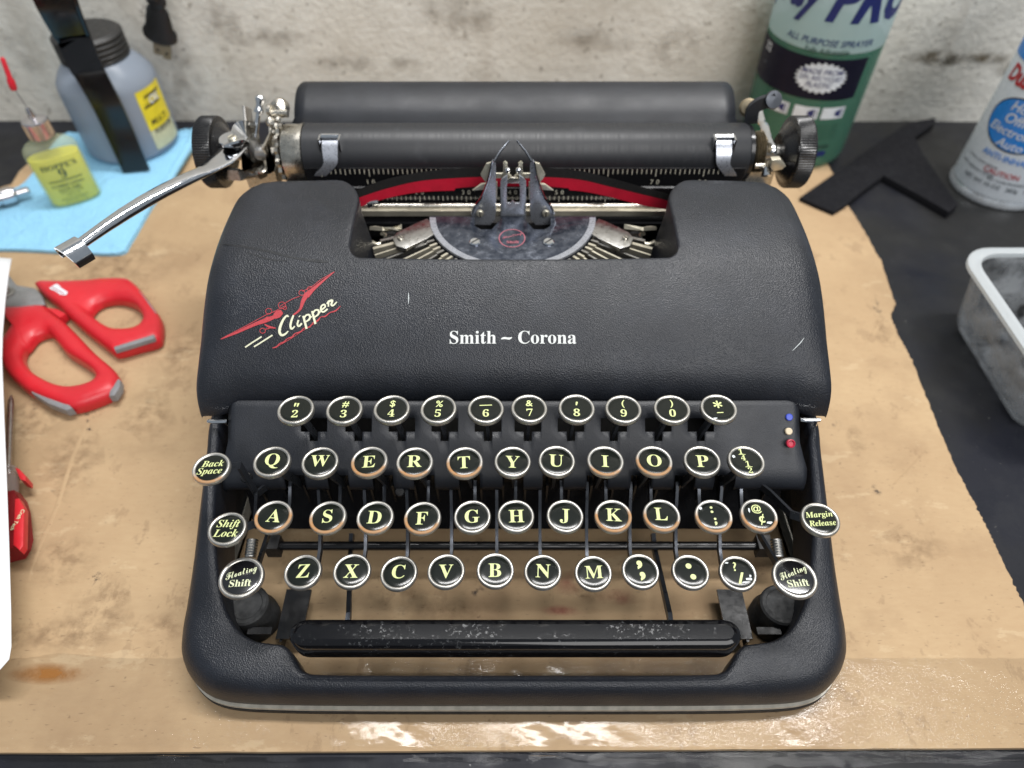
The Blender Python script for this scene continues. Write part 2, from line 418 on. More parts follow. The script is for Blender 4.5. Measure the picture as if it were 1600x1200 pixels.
M['smudge_dark'] = stain('dark_smudge', (0.06, 0.05, 0.05), 0.50, 0.64, 230, 0.75)
M['smudge_pink'] = stain('pink_smudge', (0.36, 0.06, 0.06), 0.42, 0.70, 70, 0.5)
M['orange_stain'] = stain('orange_stain', (0.36, 0.14, 0.02), 0.30, 0.55, 70, 0.75)
# clear packing tape: smooth film with pressed-in crinkles in patches
n = NT('clear_tape')
w1 = n.noise(45, 3, 0.5, (0.7, 1.2, 1)); w2 = n.noise(650, 3, 0.6, dist=0.6)
msk = n.ramp(n.noise(13, 3, 0.5, off=6), 0.42, 0.58)
h = n.math('ADD', n.math('MULTIPLY', w1, 1.1), n.math('MULTIPLY', n.math('MULTIPLY', w2, 0.5), n.math('ADD', msk, 0.03)))
g = n.n('BsdfGlossy'); g.inputs['Roughness'].default_value = 0.1; n.l(n.bump(h, 0.6, 0.0011), g.inputs['Normal'])
fr = n.n('Fresnel'); fr.inputs[0].default_value = 1.45; tr = n.n('BsdfTransparent'); tr.inputs[0].default_value = (1, 1, 1, 1)
mx = n.n('MixShader'); n.l(n.math('MULTIPLY', fr.outputs[0], 0.6), mx.inputs[0]); n.l(tr.outputs[0], mx.inputs[1]); n.l(g.outputs[0], mx.inputs[2])
M['tape'] = n.done(mx.outputs[0])
def cloudy(name, col, transp, rough=0.25, trans=0.4, haze=None):
    """frosted plastic: part see-through, part scattering, with a soft gloss"""
    n = NT(name); tr = n.n('BsdfTransparent'); tr.inputs[0].default_value = (*[min(1, q * 0.5 + 0.5) for q in col], 1)
    tl = n.n('BsdfTranslucent'); tl.inputs[0].default_value = (*col, 1)
    a = n.n('MixShader'); a.inputs[0].default_value = trans; n.l(n.pbr(col, rough), a.inputs[1]); n.l(tl.outputs[0], a.inputs[2])
    b = n.n('MixShader'); n.l(a.outputs[0], b.inputs[1]); n.l(tr.outputs[0], b.inputs[2])
    if haze: n.l(n.ramp(n.noise(haze, 4, 0.6), 0.35, 0.65, transp * 0.35, min(1, transp * 1.35)), b.inputs[0])
    else: b.inputs[0].default_value = transp
    return n.done(b.outputs[0])
M['hdpe_blue'] = cloudy('bluish_plastic', (0.42, 0.48, 0.57), 0.30, 0.3, 0.3)
M['hdpe_green'] = cloudy('green_tinted_plastic', (0.45, 0.66, 0.58), 0.80, 0.22, 0.35)
M['hdpe_pale'] = cloudy('pale_empty_plastic', (0.66, 0.78, 0.80), 0.22, 0.22, 0.45)
M['green_liquid'] = cloudy('green_cleaner', (0.025, 0.24, 0.14), 0.0, 0.15, 0.35)
M['oil'] = cloudy('yellow_oil', (0.95, 0.88, 0.10), 0.0, 0.1, 0.45)
M['oil_bottle'] = cloudy('frosted_oil_bottle', (0.86, 0.90, 0.74), 0.76, 0.18, 0.4)
M['tub'] = cloudy('cloudy_tub_plastic', (0.46, 0.48, 0.50), 0.88, 0.22, 0.3, haze=60)
M['tub_rim'] = cloudy('cloudy_tub_rim', (0.74, 0.78, 0.80), 0.22, 0.25, 0.4)
n = NT('blue_shop_towel'); a = n.noise(55, 5, 0.6, dist=0.8); w = n.noise(1900, 3, 0.6)
M['towel'] = n.done(n.pbr(n.mix(n.ramp(w, 0.3, 0.7), (0.23, 0.49, 0.70), (0.31, 0.60, 0.80)), 0.95, 0, n.bump(w, 0.5, 0.0004, n.bump(a, 0.9, 0.004)), **{'Specular IOR Level': 0.1}))
M['red_grip'] = simple('red_plastic_grip', (0.56, 0.018, 0.028), 0.38, 0, 0.07, 60, bump=0.06, bs=1500)
M['grey_grip'] = simple('grey_plastic_grip', (0.22, 0.22, 0.23), 0.4, 0, 0.1)
M['blade'] = simple('blade_steel', (0.40, 0.41, 0.42), 0.35, 0.8, 0.1)
M['red_clear'] = cloudy('clear_red_acetate', (0.40, 0.03, 0.04), 0.25, 0.12, 0.4)
M['clear_acetate'] = cloudy('clear_acetate', (0.62, 0.55, 0.52), 0.6, 0.1, 0.4)
M['paper'] = simple('white_paper', (0.80, 0.82, 0.84), 0.8, 0, 0.02, 50)
M['gloss_black'] = simple('gloss_black_strap', (0.006, 0.006, 0.007), 0.16)
M['cap_black'] = simple('black_cap_plastic', (0.018, 0.018, 0.018), 0.5)
M['label_yellow'] = simple('yellow_label', (0.72, 0.60, 0.03), 0.4)
M['label_pale'] = simple('pale_label', (0.52, 0.52, 0.34), 0.5)
M['ink'] = simple('black_ink', (0.012, 0.016, 0.014), 0.5)
M['ink_green'] = simple('dark_green_ink', (0.02, 0.06, 0.045), 0.5)
M['navy'] = simple('navy_label_ink', (0.016, 0.025, 0.14), 0.4)
M['navy_dark'] = simple('dark_label_panel', (0.008, 0.008, 0.020), 0.5, **{'Specular IOR Level': 0.2})
M['label_white'] = simple('label_white', (0.72, 0.77, 0.82), 0.4)
M['needle_red'] = simple('red_needle_cover', (0.55, 0.015, 0.03), 0.35)
M['aluminium'] = simple('machined_aluminium', (0.68, 0.66, 0.68), 0.22, 1.0, 0.06, 500)
M['foam'] = simple('black_foam', (0.009, 0.009, 0.011), 0.9, bump=0.5, bs=900, **{'Specular IOR Level': 0.15})
M['plug'] = simple('black_plug_rubber', (0.012, 0.012, 0.012), 0.4)
M['brass'] = simple('dull_brass', (0.30, 0.25, 0.17), 0.5, 0.8)
M['can_white'] = simple('can_white_paint', (0.66, 0.71, 0.76), 0.28, 0, 0.03)
M['can_blue'] = simple('can_blue', (0.03, 0.25, 0.74), 0.3, 0, 0.05)
M['can_red'] = simple('can_red', (0.50, 0.03, 0.04), 0.4)
M['can_ring'] = simple('can_rim_tin', (0.72, 0.76, 0.80), 0.25, 0.6)
M['grey_ink'] = simple('grey_ink', (0.10, 0.12, 0.14), 0.5)

# ------------------------------------------------------------------ the setting: bench, wall, cardboard sheet with its tape
b = MB().box((0, 110, -12.5), (1500, 742, 20)); o = b.build('bench_top', M['bench']); o['kind'] = 'structure'
WALL_Y = 481.0
rows = [[Vector((x, WALL_Y + 1.2 * sin(x * 0.013 + z * 0.021) + 0.8 * sin(x * 0.041 - z * 0.03), z)) for x in range(-750, 751, 25)] for z in range(-30, 721, 25)]
b = MB().grid(rows); b.box((0, WALL_Y + 24, 345), (1500, 40, 750)); wall = b.build('wall', M['wall']); wall['kind'] = 'structure'
def wall_mark(u, v, w, h, mat, rot=0.0):
    c = px(u, v, y=WALL_Y - 2.6); b = MB(); k = 18
    pts = [(w * (1 + 0.3 * sin(3 * a + u)) * cos(a), h * (1 + 0.25 * sin(2 * a + v)) * sin(a)) for a in [2 * pi * i / k for i in range(k)]]
    b.add([(c.x + x * cos(rot) - z * sin(rot), c.y, c.z + x * sin(rot) + z * cos(rot)) for x, z in pts], [tuple(range(k))])
    b.build('wall_stain', mat, wall)
for a in ((1500, 95, 20, 6), (1545, 92, 26, 5), (1572, 108, 10, 9), (1470, 90, 30, 9)): wall_mark(*a, M['wall_stain'])
for a in ((290, 120, 14, 46, -0.35), (335, 30, 20, 16, 0), (940, 60, 60, 12, 0.1), (420, 60, 50, 10, 0), (1060, 80, 24, 20, 0.3), (700, 30, 45, 18, 0.1), (560, 100, 60, 8, 0), (20, 90, 20, 30, 0)):
    wall_mark(*a[:4], M['wall_stain2'], a[4])

edge = [(-420, 330), (-40, 305), (18, 288), (30, 268), (48, 252), (62, 240), (300, 238), (800, 240), (1286, 246), (1300, 268), (1326, 322), (1345, 352),
        (1376, 406), (1399, 476), (1391, 492), (1402, 520), (1424, 562), (1460, 652), (1500, 745), (1530, 800), (1545, 832), (1570, 884), (1600, 945), (1700, 1150), (1712, 1166)]
top = []
P = [px(u, v, z=0) for u, v in edge]
for i in range(len(P) - 1):
    k = 14 if 8 <= i < 24 else 4
    for j in range(k):
        q = P[i].lerp(P[i + 1], j / k)
        if i >= 8: q = q + Vector((random.gauss(0, 0.28), random.gauss(0, 0.3), 0))
        top.append((q.x, q.y))
fr_l, fr_r = px(-500, 1179, z=0), px(1712, 1168, z=0)
for j in range(40):
    q = fr_r.lerp(fr_l, j / 39); top.append((q.x, q.y + random.gauss(0, 0.08)))
sheet = tag(MB().prism(top, -2.4, 0).build('cardboard_sheet', [M['cardboard']]), 'stained brown cardboard sheet under the typewriter with a torn right edge', 'cardboard')
def smear(name, pts, mat, z=0.06):
    pl = [px(u, v, z=z) for u, v in pts]; pl = smooth_closed([(p.x, p.y) for p in pl], 5)
    MB().add([(p.x, p.y, z) for p in pl], [tuple(range(len(pl)))]).build(name, mat, sheet)
def blob(u, v, w, h, z, mat, name='stain', seed=0):
    smear(name, [(u + w * (1 + 0.35 * sin(2.3 * i + seed)) * cos(2 * pi * i / 9), v + h * (1 + 0.3 * sin(1.7 * i + seed)) * sin(2 * pi * i / 9)) for i in range(9)], mat, z)
zz = 0.05
for i, a in enumerate([(150, 960, 60, 90), (60, 1000, 80, 40), (250, 985, 40, 30), (180, 420, 120, 60), (120, 720, 60, 70), (1180, 880, 40, 20), (620, 930, 90, 30), (900, 930, 60, 20), (700, 960, 90, 20), (1380, 520, 14, 30), (1340, 690, 18, 30),
                       (60, 640, 60, 60), (230, 640, 50, 60), (90, 880, 60, 60), (280, 560, 40, 50), (1420, 860, 60, 40)]):
    zz += 0.004; blob(*a, zz, M['smudge'], seed=i)
for i, a in enumerate([(50, 634, 14, 8), (135, 672, 10, 8), (140, 650, 8, 16), (150, 905, 10, 14), (1372, 480, 7, 16), (1370, 765, 16, 10), (1308, 662, 9, 8), (740, 925, 18, 12), (240, 800, 6, 6), (95, 850, 5, 5)]):
    zz += 0.004; blob(*a, zz, M['smudge_dark'], 'dirt_mark', i)
for i, a in enumerate([(900, 910, 50, 26), (960, 935, 40, 16), (880, 955, 50, 10)]):
    zz += 0.004; blob(*a, zz, M['smudge_pink'], 'pink_stain', i)
blob(70, 1052, 75, 22, zz + 0.004, M['orange_stain'], 'orange_stain'); zz += 0.006
# creases in the board: shallow raised folds
for pts in ([(150, 640), (120, 700), (90, 790), (60, 860), (35, 940)], [(1385, 770), (1420, 735), (1450, 700)], [(1340, 560), (1375, 505), (1388, 498)]):
    c = smooth_path([px(u, v, z=0) for u, v in pts], 6); m = MB(); rw = []
    for i, p in enumerate(c):
        d = (c[min(i + 1, len(c) - 1)] - c[max(i - 1, 0)]).normalized(); q = Vector((-d.y, d.x, 0)); h = 0.45 * sin(pi * i / (len(c) - 1))
        rw.append([p - q * 1.6 - Vector((0, 0, .02)), p + Vector((0, 0, h)), p + q * 0.9 - Vector((0, 0, .02))])
    m.grid(rw).build('crease', M['cardboard'], sheet, sharp=80)
# tape: lies over the front of the board and folds down on the bench
yb = px(800, 1029, z=0).y; yf = px(800, 1173, z=0).y
rows = []
ys = [yb - i * (yb - yf + 0.6) / 16 for i in range(17)] + [yf - 1.2, yf - 1.9, yf - 2.8, yf - 4.0, yf - 5.2]
rng = random.Random(3)
for i, y in enumerate(ys):
    r = []
    for j in range(221):
        x = -230 + j * 2.2
        z = 0.42 + 0.10 * sin(x * 0.31 + y * 0.5) * sin(x * 0.07 + 1) + rng.uniform(-0.03, 0.03)
        if i > 16: z = [-0.1, -0.7, -1.3, -1.8, -2.1][i - 17] + 0.8 * max(0, sin(x * 0.21 + 2 * sin(x * 0.05))) * (i > 17) + rng.uniform(0, 0.25)
        if i == 0: z = 0.2
        yy = y + (0.5 * sin(x * 0.13) + 0.9 * sin(x * 0.041 + 1)) * (i > 18) + (rng.uniform(-0.25, 0.25) if i in (0, 21) else 0)
        yy += 2.0 * max(0, sin(x * 0.09)) * (i == 0) * (x < -150)
        r.append(Vector((x, yy, max(z, -2.2))))
    rows.append(r)
tag(MB().grid(rows).build('packing_tape', M['tape'], None, sharp=60), 'clear crinkled packing tape along the front edge of the cardboard', 'tape')

# ------------------------------------------------------------------ the typewriter
tw = thing('typewriter', 'black crinkle-painted portable typewriter with round glass-topped keys', 'typewriter')
# ---- hood
HP = [(p.x, p.y) for p in smooth_path([(98, 77), (104, 86.5), (112, 94), (122, 101.8), (135, 109.6), (148, 115.2), (165, 118.4), (185, 119.2), (208, 118.6)], 8)]
def roll(d, r): return 0.0 if d >= r else r - sqrt(max(0.0, r * r - (r - max(d, 0)) ** 2))
XO = 70.0
def xi(y): return XO if y < 182 else XO + 24 - sqrt(max(0, 576 - min(24, y - 182) ** 2))
def wd(y):
    w = 133.0 - 1.4 * max(0, (y - 100)) / 106
    return w if y < 190 else w - 15 + sqrt(max(0, 225 - (y - 190) ** 2))
def sst(a, b, x):
    t = min(1, max(0, (x - a) / (b - a))); return t * t * (3 - 2 * t)
def lipy(x): return 98.5 + 3.4 * (1 - sst(117.5, 123, abs(x)))
FY = 154.0
def yb(x):
    ax = abs(x)
    if ax >= XO: return FY
    return 147.4 + 1.2 * (ax / 62) ** 2 + (0 if ax < 64.6 else 5.4 - sqrt(max(0, 5.4 ** 2 - (ax - 64.6) ** 2)))
def Hz(x, y):
    z = interp(HP, y); ax = abs(x)
    z -= 0.00012 * ax * ax                       # a slight crown
    rs = 4.5 + 7.5 * sst(98, 124, y)
    z -= math.hypot(roll(wd(y) - ax, rs) * 0.95, roll(y - lipy(x), 6.5))
    if y <= FY + .01: d = (yb(x) - y) if ax < XO else math.hypot(ax - XO + .2, FY - y)
    else: d = ax - xi(y)
    z -= roll(d, 1.6)
    if y > FY: z -= roll(206 - y, 7.0)
    return z
ct = [0, .006, .02, .045, .08, .13, .2, .32, .46, .6, .72, .82, .89, .935, .965, .985, .996, 1]
yst = [98.5 + q for q in (0, .25, .8, 1.7, 2.9, 4.4, 6.2, 8.5, 12, 16, 20, 25, 30, 35, 39, 43, 45.5, 47, 48, 48.8, 49.3, 49.5)]
def front_row(s):
    r = []; cols = [-.998, -.99, -.975, -.955, -.935] + [-.92 + 1.84 * i / 40 for i in range(41)] + [.935, .955, .975, .99, .998]
    for t in reversed(ct): r.append((-1, t))
    for q in cols: r.append((0, q))
    for t in ct: r.append((1, t))
    out = []
    for k, q in r:
        x = q * XO if k == 0 else k * lerp(XO, wd(s), q)
        yl = lipy(x); y = yl + (s - 98.5) * (yb(x) - yl) / 49.5
        out.append(Vector((x, y, Hz(x, y))))
    return out
hb = MB(); rows = [front_row(s) for s in yst]
low = []
for p in rows[0]:
    zb = min(p.z - .3, 70.5 + 1.5 * (1 - sst(117.5, 123, abs(p.x))) + roll(wd(98.5) - abs(p.x), 3.5)); low.append([Vector((p.x, p.y + 1.2 * f, lerp(p.z, zb, f))) for f in (1, .5)])
hb.grid([[q[0] for q in low], [q[1] for q in low]] + rows)
hb.grid([rows[-1][len(ct) - 1:-len(ct) + 1], [p + Vector((0, 0.4, -5)) for p in rows[-1][len(ct) - 1:-len(ct) + 1]]])
for sgn in (-1, 1):
    sd0 = [r[0 if sgn < 0 else -1] for r in rows]
    hb.grid([sd0, [Vector((q.x, q.y, min(q.z - .3, 70.5 + roll(q.y - 98.5, 3.5) - 3.5 * sst(99, 110, q.y)))) for q in sd0]])
    ye = [154, 155, 156.5, 158, 161, 167, 173, 179, 184, 188, 192, 195.5, 198.5, 201, 203, 204.5, 205.4, 205.9, 206]
    er = [[Vector((sgn * lerp(xi(y), wd(y), t), y, Hz(lerp(xi(y), wd(y), t), y))) for t in ct] for y in ye]
    hb.grid(er)
    bd = [r[0] for r in er] + er[-1][1:] + [r[-1] for r in er[::-1]][1:]
    hb.grid([bd, [Vector((p.x, p.y, p.z - 8)) for p in bd], [Vector((p.x - sgn * 3.5 * (1 if abs(p.x) < 95 else 0), p.y, 84 if abs(p.x) < 95 else 62)) for p in bd]])
hood = hb.build('hood', M['paint'], tw, sharp=60)
bmh = bmesh.new(); bmh.from_mesh(hood.data); bmesh.ops.remove_doubles(bmh, verts=bmh.verts, dist=0.00002); bmesh.ops.recalc_face_normals(bmh, faces=bmh.faces); bmh.to_mesh(hood.data); bmh.free()
hood.data.set_sharp_from_angle(angle=radians(60))
def hood_hit(u, v, lift=0.16):
    d = ray(u, v); lo, hi = 200.0, 330.0
    while hi - lo > 0.02:
        t = (lo + hi) / 2; p = CAM + d * t
        if p.z < Hz(p.x, max(102.6, min(147, p.y))): hi = t
        else: lo = t
    e = 0.5; nx = -(Hz(p.x + e, p.y) - Hz(p.x - e, p.y)); ny = -(Hz(p.x, p.y + e) - Hz(p.x, p.y - e))
    nn = Vector((nx, ny, 2 * e)).normalized()
    return Vector((p.x, p.y, Hz(p.x, p.y))) + nn * lift, nn
# ---- lettering on the hood
def hood_text(body, kind, u, v, size, mat, name, bold=0.0):
    c, nn = hood_hit(u, v); vv, ff, w, h = text2d(body, kind, size, bold=bold); m = MB(); pts = []
    for x, y in vv:
        yy = c.y + y * cos(radians(38)); p = Vector((c.x + x, yy, Hz(c.x + x, yy) + 0.2)); pts.append(p)
    m.add(pts, ff); return m.build(name, mat, hood)
hood_text('Smith', 'serif', 739, 527, 7.6, M['print_white'], 'maker_lettering', 0.006)
hood_text('Corona', 'serif', 855, 527, 7.6, M['print_white'], 'maker_lettering', 0.006)
ZX = lambda X, Y: (300 + X / 3.478, 380 + Y / 3.478)
def strokes(lst, name, mat, lift=0.16, zoom=ZX):
    m = MB()
    for i, (pts, w) in enumerate(lst):
        ws0 = w if isinstance(w, (list, tuple)) else [w] * len(pts)
        k = 5 if len(pts) > 2 else 8
        sp = smooth_path([Vector((*zoom(*p), ws0[j])) for j, p in enumerate(pts)], k)
        hits = [hood_hit(q.x, q.y, lift + 0.003 * i) for q in sp]
        m.ribbon([h[0] for h in hits], [max(0.05, q.z) for q in sp], [h[1] for h in hits])
    return m.build(name, mat, hood)
strokes([([(1632, 509), (1645, 505), (1660, 506), (1672, 507), (1685, 502)], [.2, .42, .42, .42, .2])], 'maker_lettering', M['print_white'], zoom=lambda X, Y: (783 + (X - 1632) * 0.32, 529 + (Y - 507) * 0.35))
cir = lambda x, y, r: [(x + r * cos(a * pi / 5), y + r * 0.9 * sin(a * pi / 5)) for a in range(11)]
strokes([([(158, 522), (250, 483), (340, 442), (405, 418), (455, 398)], [.15, .5, .7, .95, .7]),
         ([(158, 520), (250, 472), (330, 430), (400, 392), (440, 375), (490, 350)], .13),
         ([(448, 402), (468, 386), (490, 372)], [.9, 1.6, .9]), ([(395, 424), (412, 414), (425, 420)], [.5, 1.2, .4]),
         ([(550, 392), (588, 360), (603, 318), (622, 284), (640, 266)], [.3, .5, .8, 1.0, .8]), ([(622, 286), (660, 250), (705, 212), (775, 156)], [1.3, .8, .5, .12]),
         ([(478, 345), (520, 318), (560, 298), (585, 290)], .13), ([(600, 262), (650, 238), (700, 200), (770, 158)], .13),
         (cir(418, 370, 17), .12), (cir(598, 270, 16), .12), (cir(642, 250, 15), .12), (cir(490, 338, 20), .12), (cir(505, 352, 10), .12), (cir(385, 476, 15), .14),
         ([(395, 440), (420, 455), (455, 462)], [.2, .45, .2]), ([(400, 468), (425, 462), (440, 455)], .14),
         ([(438, 570), (462, 562), (478, 545), (500, 538), (520, 518), (545, 510), (560, 492), (590, 482), (610, 462), (640, 455), (660, 432), (685, 420), (700, 402), (725, 398), (750, 378), (780, 368), (808, 342)], [.15, .3, .2, .35, .15, .35, .2, .3, .15, .3, .2, .35, .15, .3, .2, .3, .12]),
         ([(455, 566), (520, 530), (600, 478), (680, 428)], .1)], 'emblem_drawing', M['print_red'])
strokes([([(524, 402), (518, 394), (500, 412), (482, 450), (477, 482), (488, 500), (508, 494), (524, 478)], [.3, .35, .45, .55, .55, .5, .4, .25]),
         ([(553, 392), (542, 420), (536, 450), (543, 466), (560, 452)], [.35, .45, .45, .4, .25]), ([(580, 418), (574, 440), (582, 452), (598, 436)], .38), ([(584, 396), (587, 399)], .5),
         ([(606, 396), (614, 428), (624, 466)], .45), ([(608, 412), (622, 392), (640, 392), (640, 412), (620, 428)], [.3, .35, .4, .4, .3]), ([(636, 416), (652, 398)], .25),
         ([(654, 370), (662, 402), (672, 440)], .45), ([(656, 386), (670, 366), (688, 366), (688, 386), (668, 402)], [.3, .35, .4, .4, .3]), ([(686, 388), (700, 372)], .25),
         ([(700, 366), (724, 348), (720, 334), (704, 344), (702, 366), (716, 374), (738, 358)], .36),
         ([(734, 332), (744, 318), (764, 312), (758, 334), (768, 340), (788, 320)], [.3, .45, .4, .4, .35, .25]), ([(744, 320), (742, 346)], .3)],
        'script_lettering', M['print_cream'], 0.26)
strokes([([(290, 566), (335, 536), (380, 508)], .3), ([(338, 563), (388, 532), (438, 500)], .3)], 'speed_lines', M['print_cream'], 0.2)
strokes([([(175, 30), (260, 36), (420, 58), (560, 84), (700, 98), (742, 102)], [.12, .5, .6, .5, .7, .12]), ([(300, 62), (420, 90), (520, 96)], [.1, .35, .1])], 'rub_mark', M['rub'], 0.1)
# small scratches  and worn spots
strokes([([(1176, 270), (1178, 300), (1176, 330)], [.06, .16, .06])], 'scratch', M['chip'])
strokes([([(1143, 500), (1155, 488), (1161, 480)], [.06, .14, .06])], 'scratch', M['chip'], zoom=lambda X, Y: (X + 95, Y + 48))

# ---- lower shell: loft around the keyboard well
OUT = [(-131.0, 214), (-131.6, 150), (-132.4, 104), (-132.8, 86), (-133.4, 66), (-134.6, 48), (-136, 33), (-136.3, 25), (-134.8, 17), (-130.5, 10), (-124, 4.6), (-116, 1.8), (-106, .7), (-92, .2), (-82, 0), (-70, -.1), (-40, -.2), (0, -.2)]
INN = [(-125.5, 214), (-125.5, 150), (-125.5, 104), (-125.3, 86), (-124.2, 66), (-121.6, 48), (-118.2, 35), (-114.5, 28.5), (-109, 22.5), (-102.5, 19.2), (-96, 18.4), (-91, 17.8), (-87.2, 14.8), (-84.2, 11.2), (-81.2, 8.4), (-74, 7.4), (-40, 7.2), (0, 7.2)]
TOP = [69.5, 69.5, 69.5, 61.5, 51.5, 41.5, 33.5, 30.3, 28.6, 27.4, 26.6, 26, 25.2, 24.6, 24.2, 24, 24, 24]
k = 5
OO = smooth_path(OUT, k); II = smooth_path(INN, k); TT = [p.x for p in smooth_path([(t, 0) for t in TOP], k)]
def section(o, i, zt):
    w = (i - o).length; ro = min(11, w * 0.62); out = []
    e = (i - o) / w
    def P(f, z): q = o + e * f; return Vector((q.x, q.y, z))
    out += [P(1.0, 5.1), P(0.2, 7.2), P(0, 10)]
    hh = min(zt - 11, 16); out.append(P(0, zt - hh))
    for a in range(0, 91, 11):
        c = radians(a); out.append(P(ro * (1 - cos(c)), zt - hh + (hh - 0.8) * sin(c)))
    out.append(P((ro + w - 2.5) / 2, zt - 0.2))
    for a in (90, 65, 40, 20, 0):
        c = radians(a); out.append(P(w - 2.6 + 2.6 * cos(c), zt - 2.9 + 2.6 * sin(c)))
    out.append(P(w + 0.2, max(5, zt - 14))); out.append(P(w - 0.4, max(4.4, zt - 30)))
    return out
secs = [section(o, i, t) for o, i, t in zip(OO, II, TT)]
mir = [[Vector((-p.x, p.y, p.z)) for p in s] for s in secs[-2::-1]]
MB().grid(secs + mir).build('lower_shell', M['paint'], tw, sharp=60)
def hoop(off, z0, z1, mat, name):
    pts = OO + [Vector((-p.x, p.y)) for p in OO[-2::-1]]; rows = []
    for i, p in enumerate(pts):
        d = (pts[min(i + 1, len(pts) - 1)] - pts[max(i - 1, 0)]).normalized(); q = p + Vector((d.y, -d.x)) * -off
        q = p + Vector((d.y, -d.x)) * off
        q2 = p - Vector((d.y, -d.x)) * 4
        rows.append([Vector((q2.x, q2.y, z1)), Vector((q.x, q.y, z1 - .2)), Vector((q.x, q.y, z0)), Vector((q2.x, q2.y, z0))])
    return MB().grid(rows).build(name, mat, tw)
hoop(0.6, 3.0, 5.0, M['trim'], 'trim_strip')
hoop(0.9, 0.0, 2.8, M['black_matte'], 'base_rim')
# dark boxes added inside to black out the view: floor, back and sides
b = MB(); b.box((0, 160, 58), (240, 150, 2)); b.box((0, 234, 66), (236, 2, 40)); b.box((-100, 180, 74), (2, 100, 26)); b.box((100, 180, 74), (2, 100, 26))
b.build('inner_dark_box', M['black_matte'], tw)

# ---- keyboard panel with its slots
NUMK = [(462, 640), (538, 640), (612, 639), (685, 639), (759, 639), (827, 638), (901, 638), (974, 639), (1050, 639), (1123, 638)]
QK = [(425, 721), (500, 722), (577, 721), (648, 722), (726, 722), (801, 721), (870, 720), (946, 720), (1022, 720), (1097, 720), (1166, 720)]
AK = [(427, 807), (512, 808), (586, 808), (660, 809), (738, 807), (806, 806), (883, 806), (958, 806), (1034, 805), (1115, 806), (1186, 805)]
ZK = [(473, 893), (550, 892), (623, 895), (697, 892), (774, 891), (848, 893), (927, 895), (1001, 892), (1079, 893), (1153, 895)]
numP = [px(u, v, y=83) for u, v in NUMK]; qP = [px(u, v, y=66.5) for u, v in QK]
aP = [px(u, v, y=49.5) for u, v in AK]; zP = [px(u, v, y=33) for u, v in ZK]
PP = [(102.5, 74.6), (101.6, 75.2), (99.4, 73.6), (96, 71.0), (91.6, 67.4), (88.6, 64.9), (84, 61.4), (80, 58.6), (77.4, 56.2), (75.9, 53.8), (75.2, 51.4), (75, 49.4)]
xs = set(); slots = []; notch = []
for p in numP:
    slots.append((p.x - 5.6, p.x - 1.7, p.x + 1.7, p.x + 5.6)); xs |= set(slots[-1])
for p in qP:
    notch.append((p.x - 4.2, p.x + 4.6)); xs |= set(notch[-1])
xs |= {-122.8 + i * 6 for i in range(0, 41)} | {122.8, 120.9, -120.9, 118, -118}; xs = sorted(x for x in xs if -122.8 <= x <= 122.8)
def pan(x, r):
    y, z = PP[r]; ax = abs(x); hw = 120.3 if r < 6 else (121.6 if r == 6 else 122.8)
    xx = max(-hw, min(hw, x)); e = hw - abs(xx)
    return Vector((xx, y, z - (0 if e > 3 else 0.16 * (3 - e) ** 2)))
def skip(i, j):
    x = (xs[j] + xs[j + 1]) / 2
    for a, b_, c, d in slots:
        if a < x < d and i in (3,): return True
        if b_ < x < c and i in (4,): return True
    for a, c in notch:
        if a < x < c and i in (8, 9, 10): return True
    return False
pm = MB().grid([[pan(x, r) for x in xs] for r in range(len(PP))], skip=skip)
panel = pm.build('key_panel', M['paint_fine'], tw, sharp=70)
sol = panel.modifiers.new('thickness', 'SOLIDIFY'); sol.thickness = 0.0013; sol.offset = 0 
for u, v, mname, nm in ((1230, 652, 'dot_blue', 'blue_dot'), (1231, 674, 'dot_white', 'white_dot'), (1234, 693, 'dot_red', 'red_dot')):
    c = px(u, v, y=px(u, v, z=69).y); t = min(1, max(0, 0))
    yy = c.y; zt = interp(sorted([(a, b_) for a, b_ in PP[2:]]), yy); c = px(u, v, z=zt); zt = interp(sorted([(a, b_) for a, b_ in PP[2:]]), c.y); c = px(u, v, z=zt)
    nn = Vector((0, -0.62, 0.79))
    MB().lathe([(1.5, -.4), (1.5, .7), (1.2, .95), (0, 1.0)] if mname != 'dot_red' else [(1.8, -.4), (1.8, .9), (1.4, 1.1), (1.0, .6), (0, .5)], 20, axis_m(c + nn * (1.6 if mname == 'dot_blue' else .5), nn)).build(nm, M[mname], panel)
# screws at the foot of the panel
for u, v in ((385, 746), (625, 768)):
    c = px(u, v, y=74); m = axis_m(c, (0, -0.6, 0.8))
    s = MB().lathe([(2.3, -1), (2.3, 0.5), (1.8, 1), (0, 1)], 18, m); s.build('screw', M['black'], panel)
# guide plate and rod behind the levers
b = MB(); b.grid([[Vector((x, y, z)) for x in (-116, 116)] for y, z in ((80, 54), (79.5, 47), (74, 33), (70, 24), (73, 20))]).build('guide_plate', M['black'], tw)
for i in range(24):
    x = -108 + i * 9.4
    MB().box((x, 77.5, 42), (0.9, 3.5, 17), Matrix.Translation((0, 0, 0))).build('guide_fin', M['black'], tw)
rz = px(803, 853, y=64).z
MB().tube([(-104, 64, rz), (108, 64, rz)], 2.0, 14).build('lever_rod', M['black'], tw)
MB().box((111, 64, rz), (6, 7, 8)).build('rod_bracket', M['black_matte'], tw); MB().box((-107, 64, rz), (6, 7, 8)).build('rod_bracket', M['black_matte'], tw)

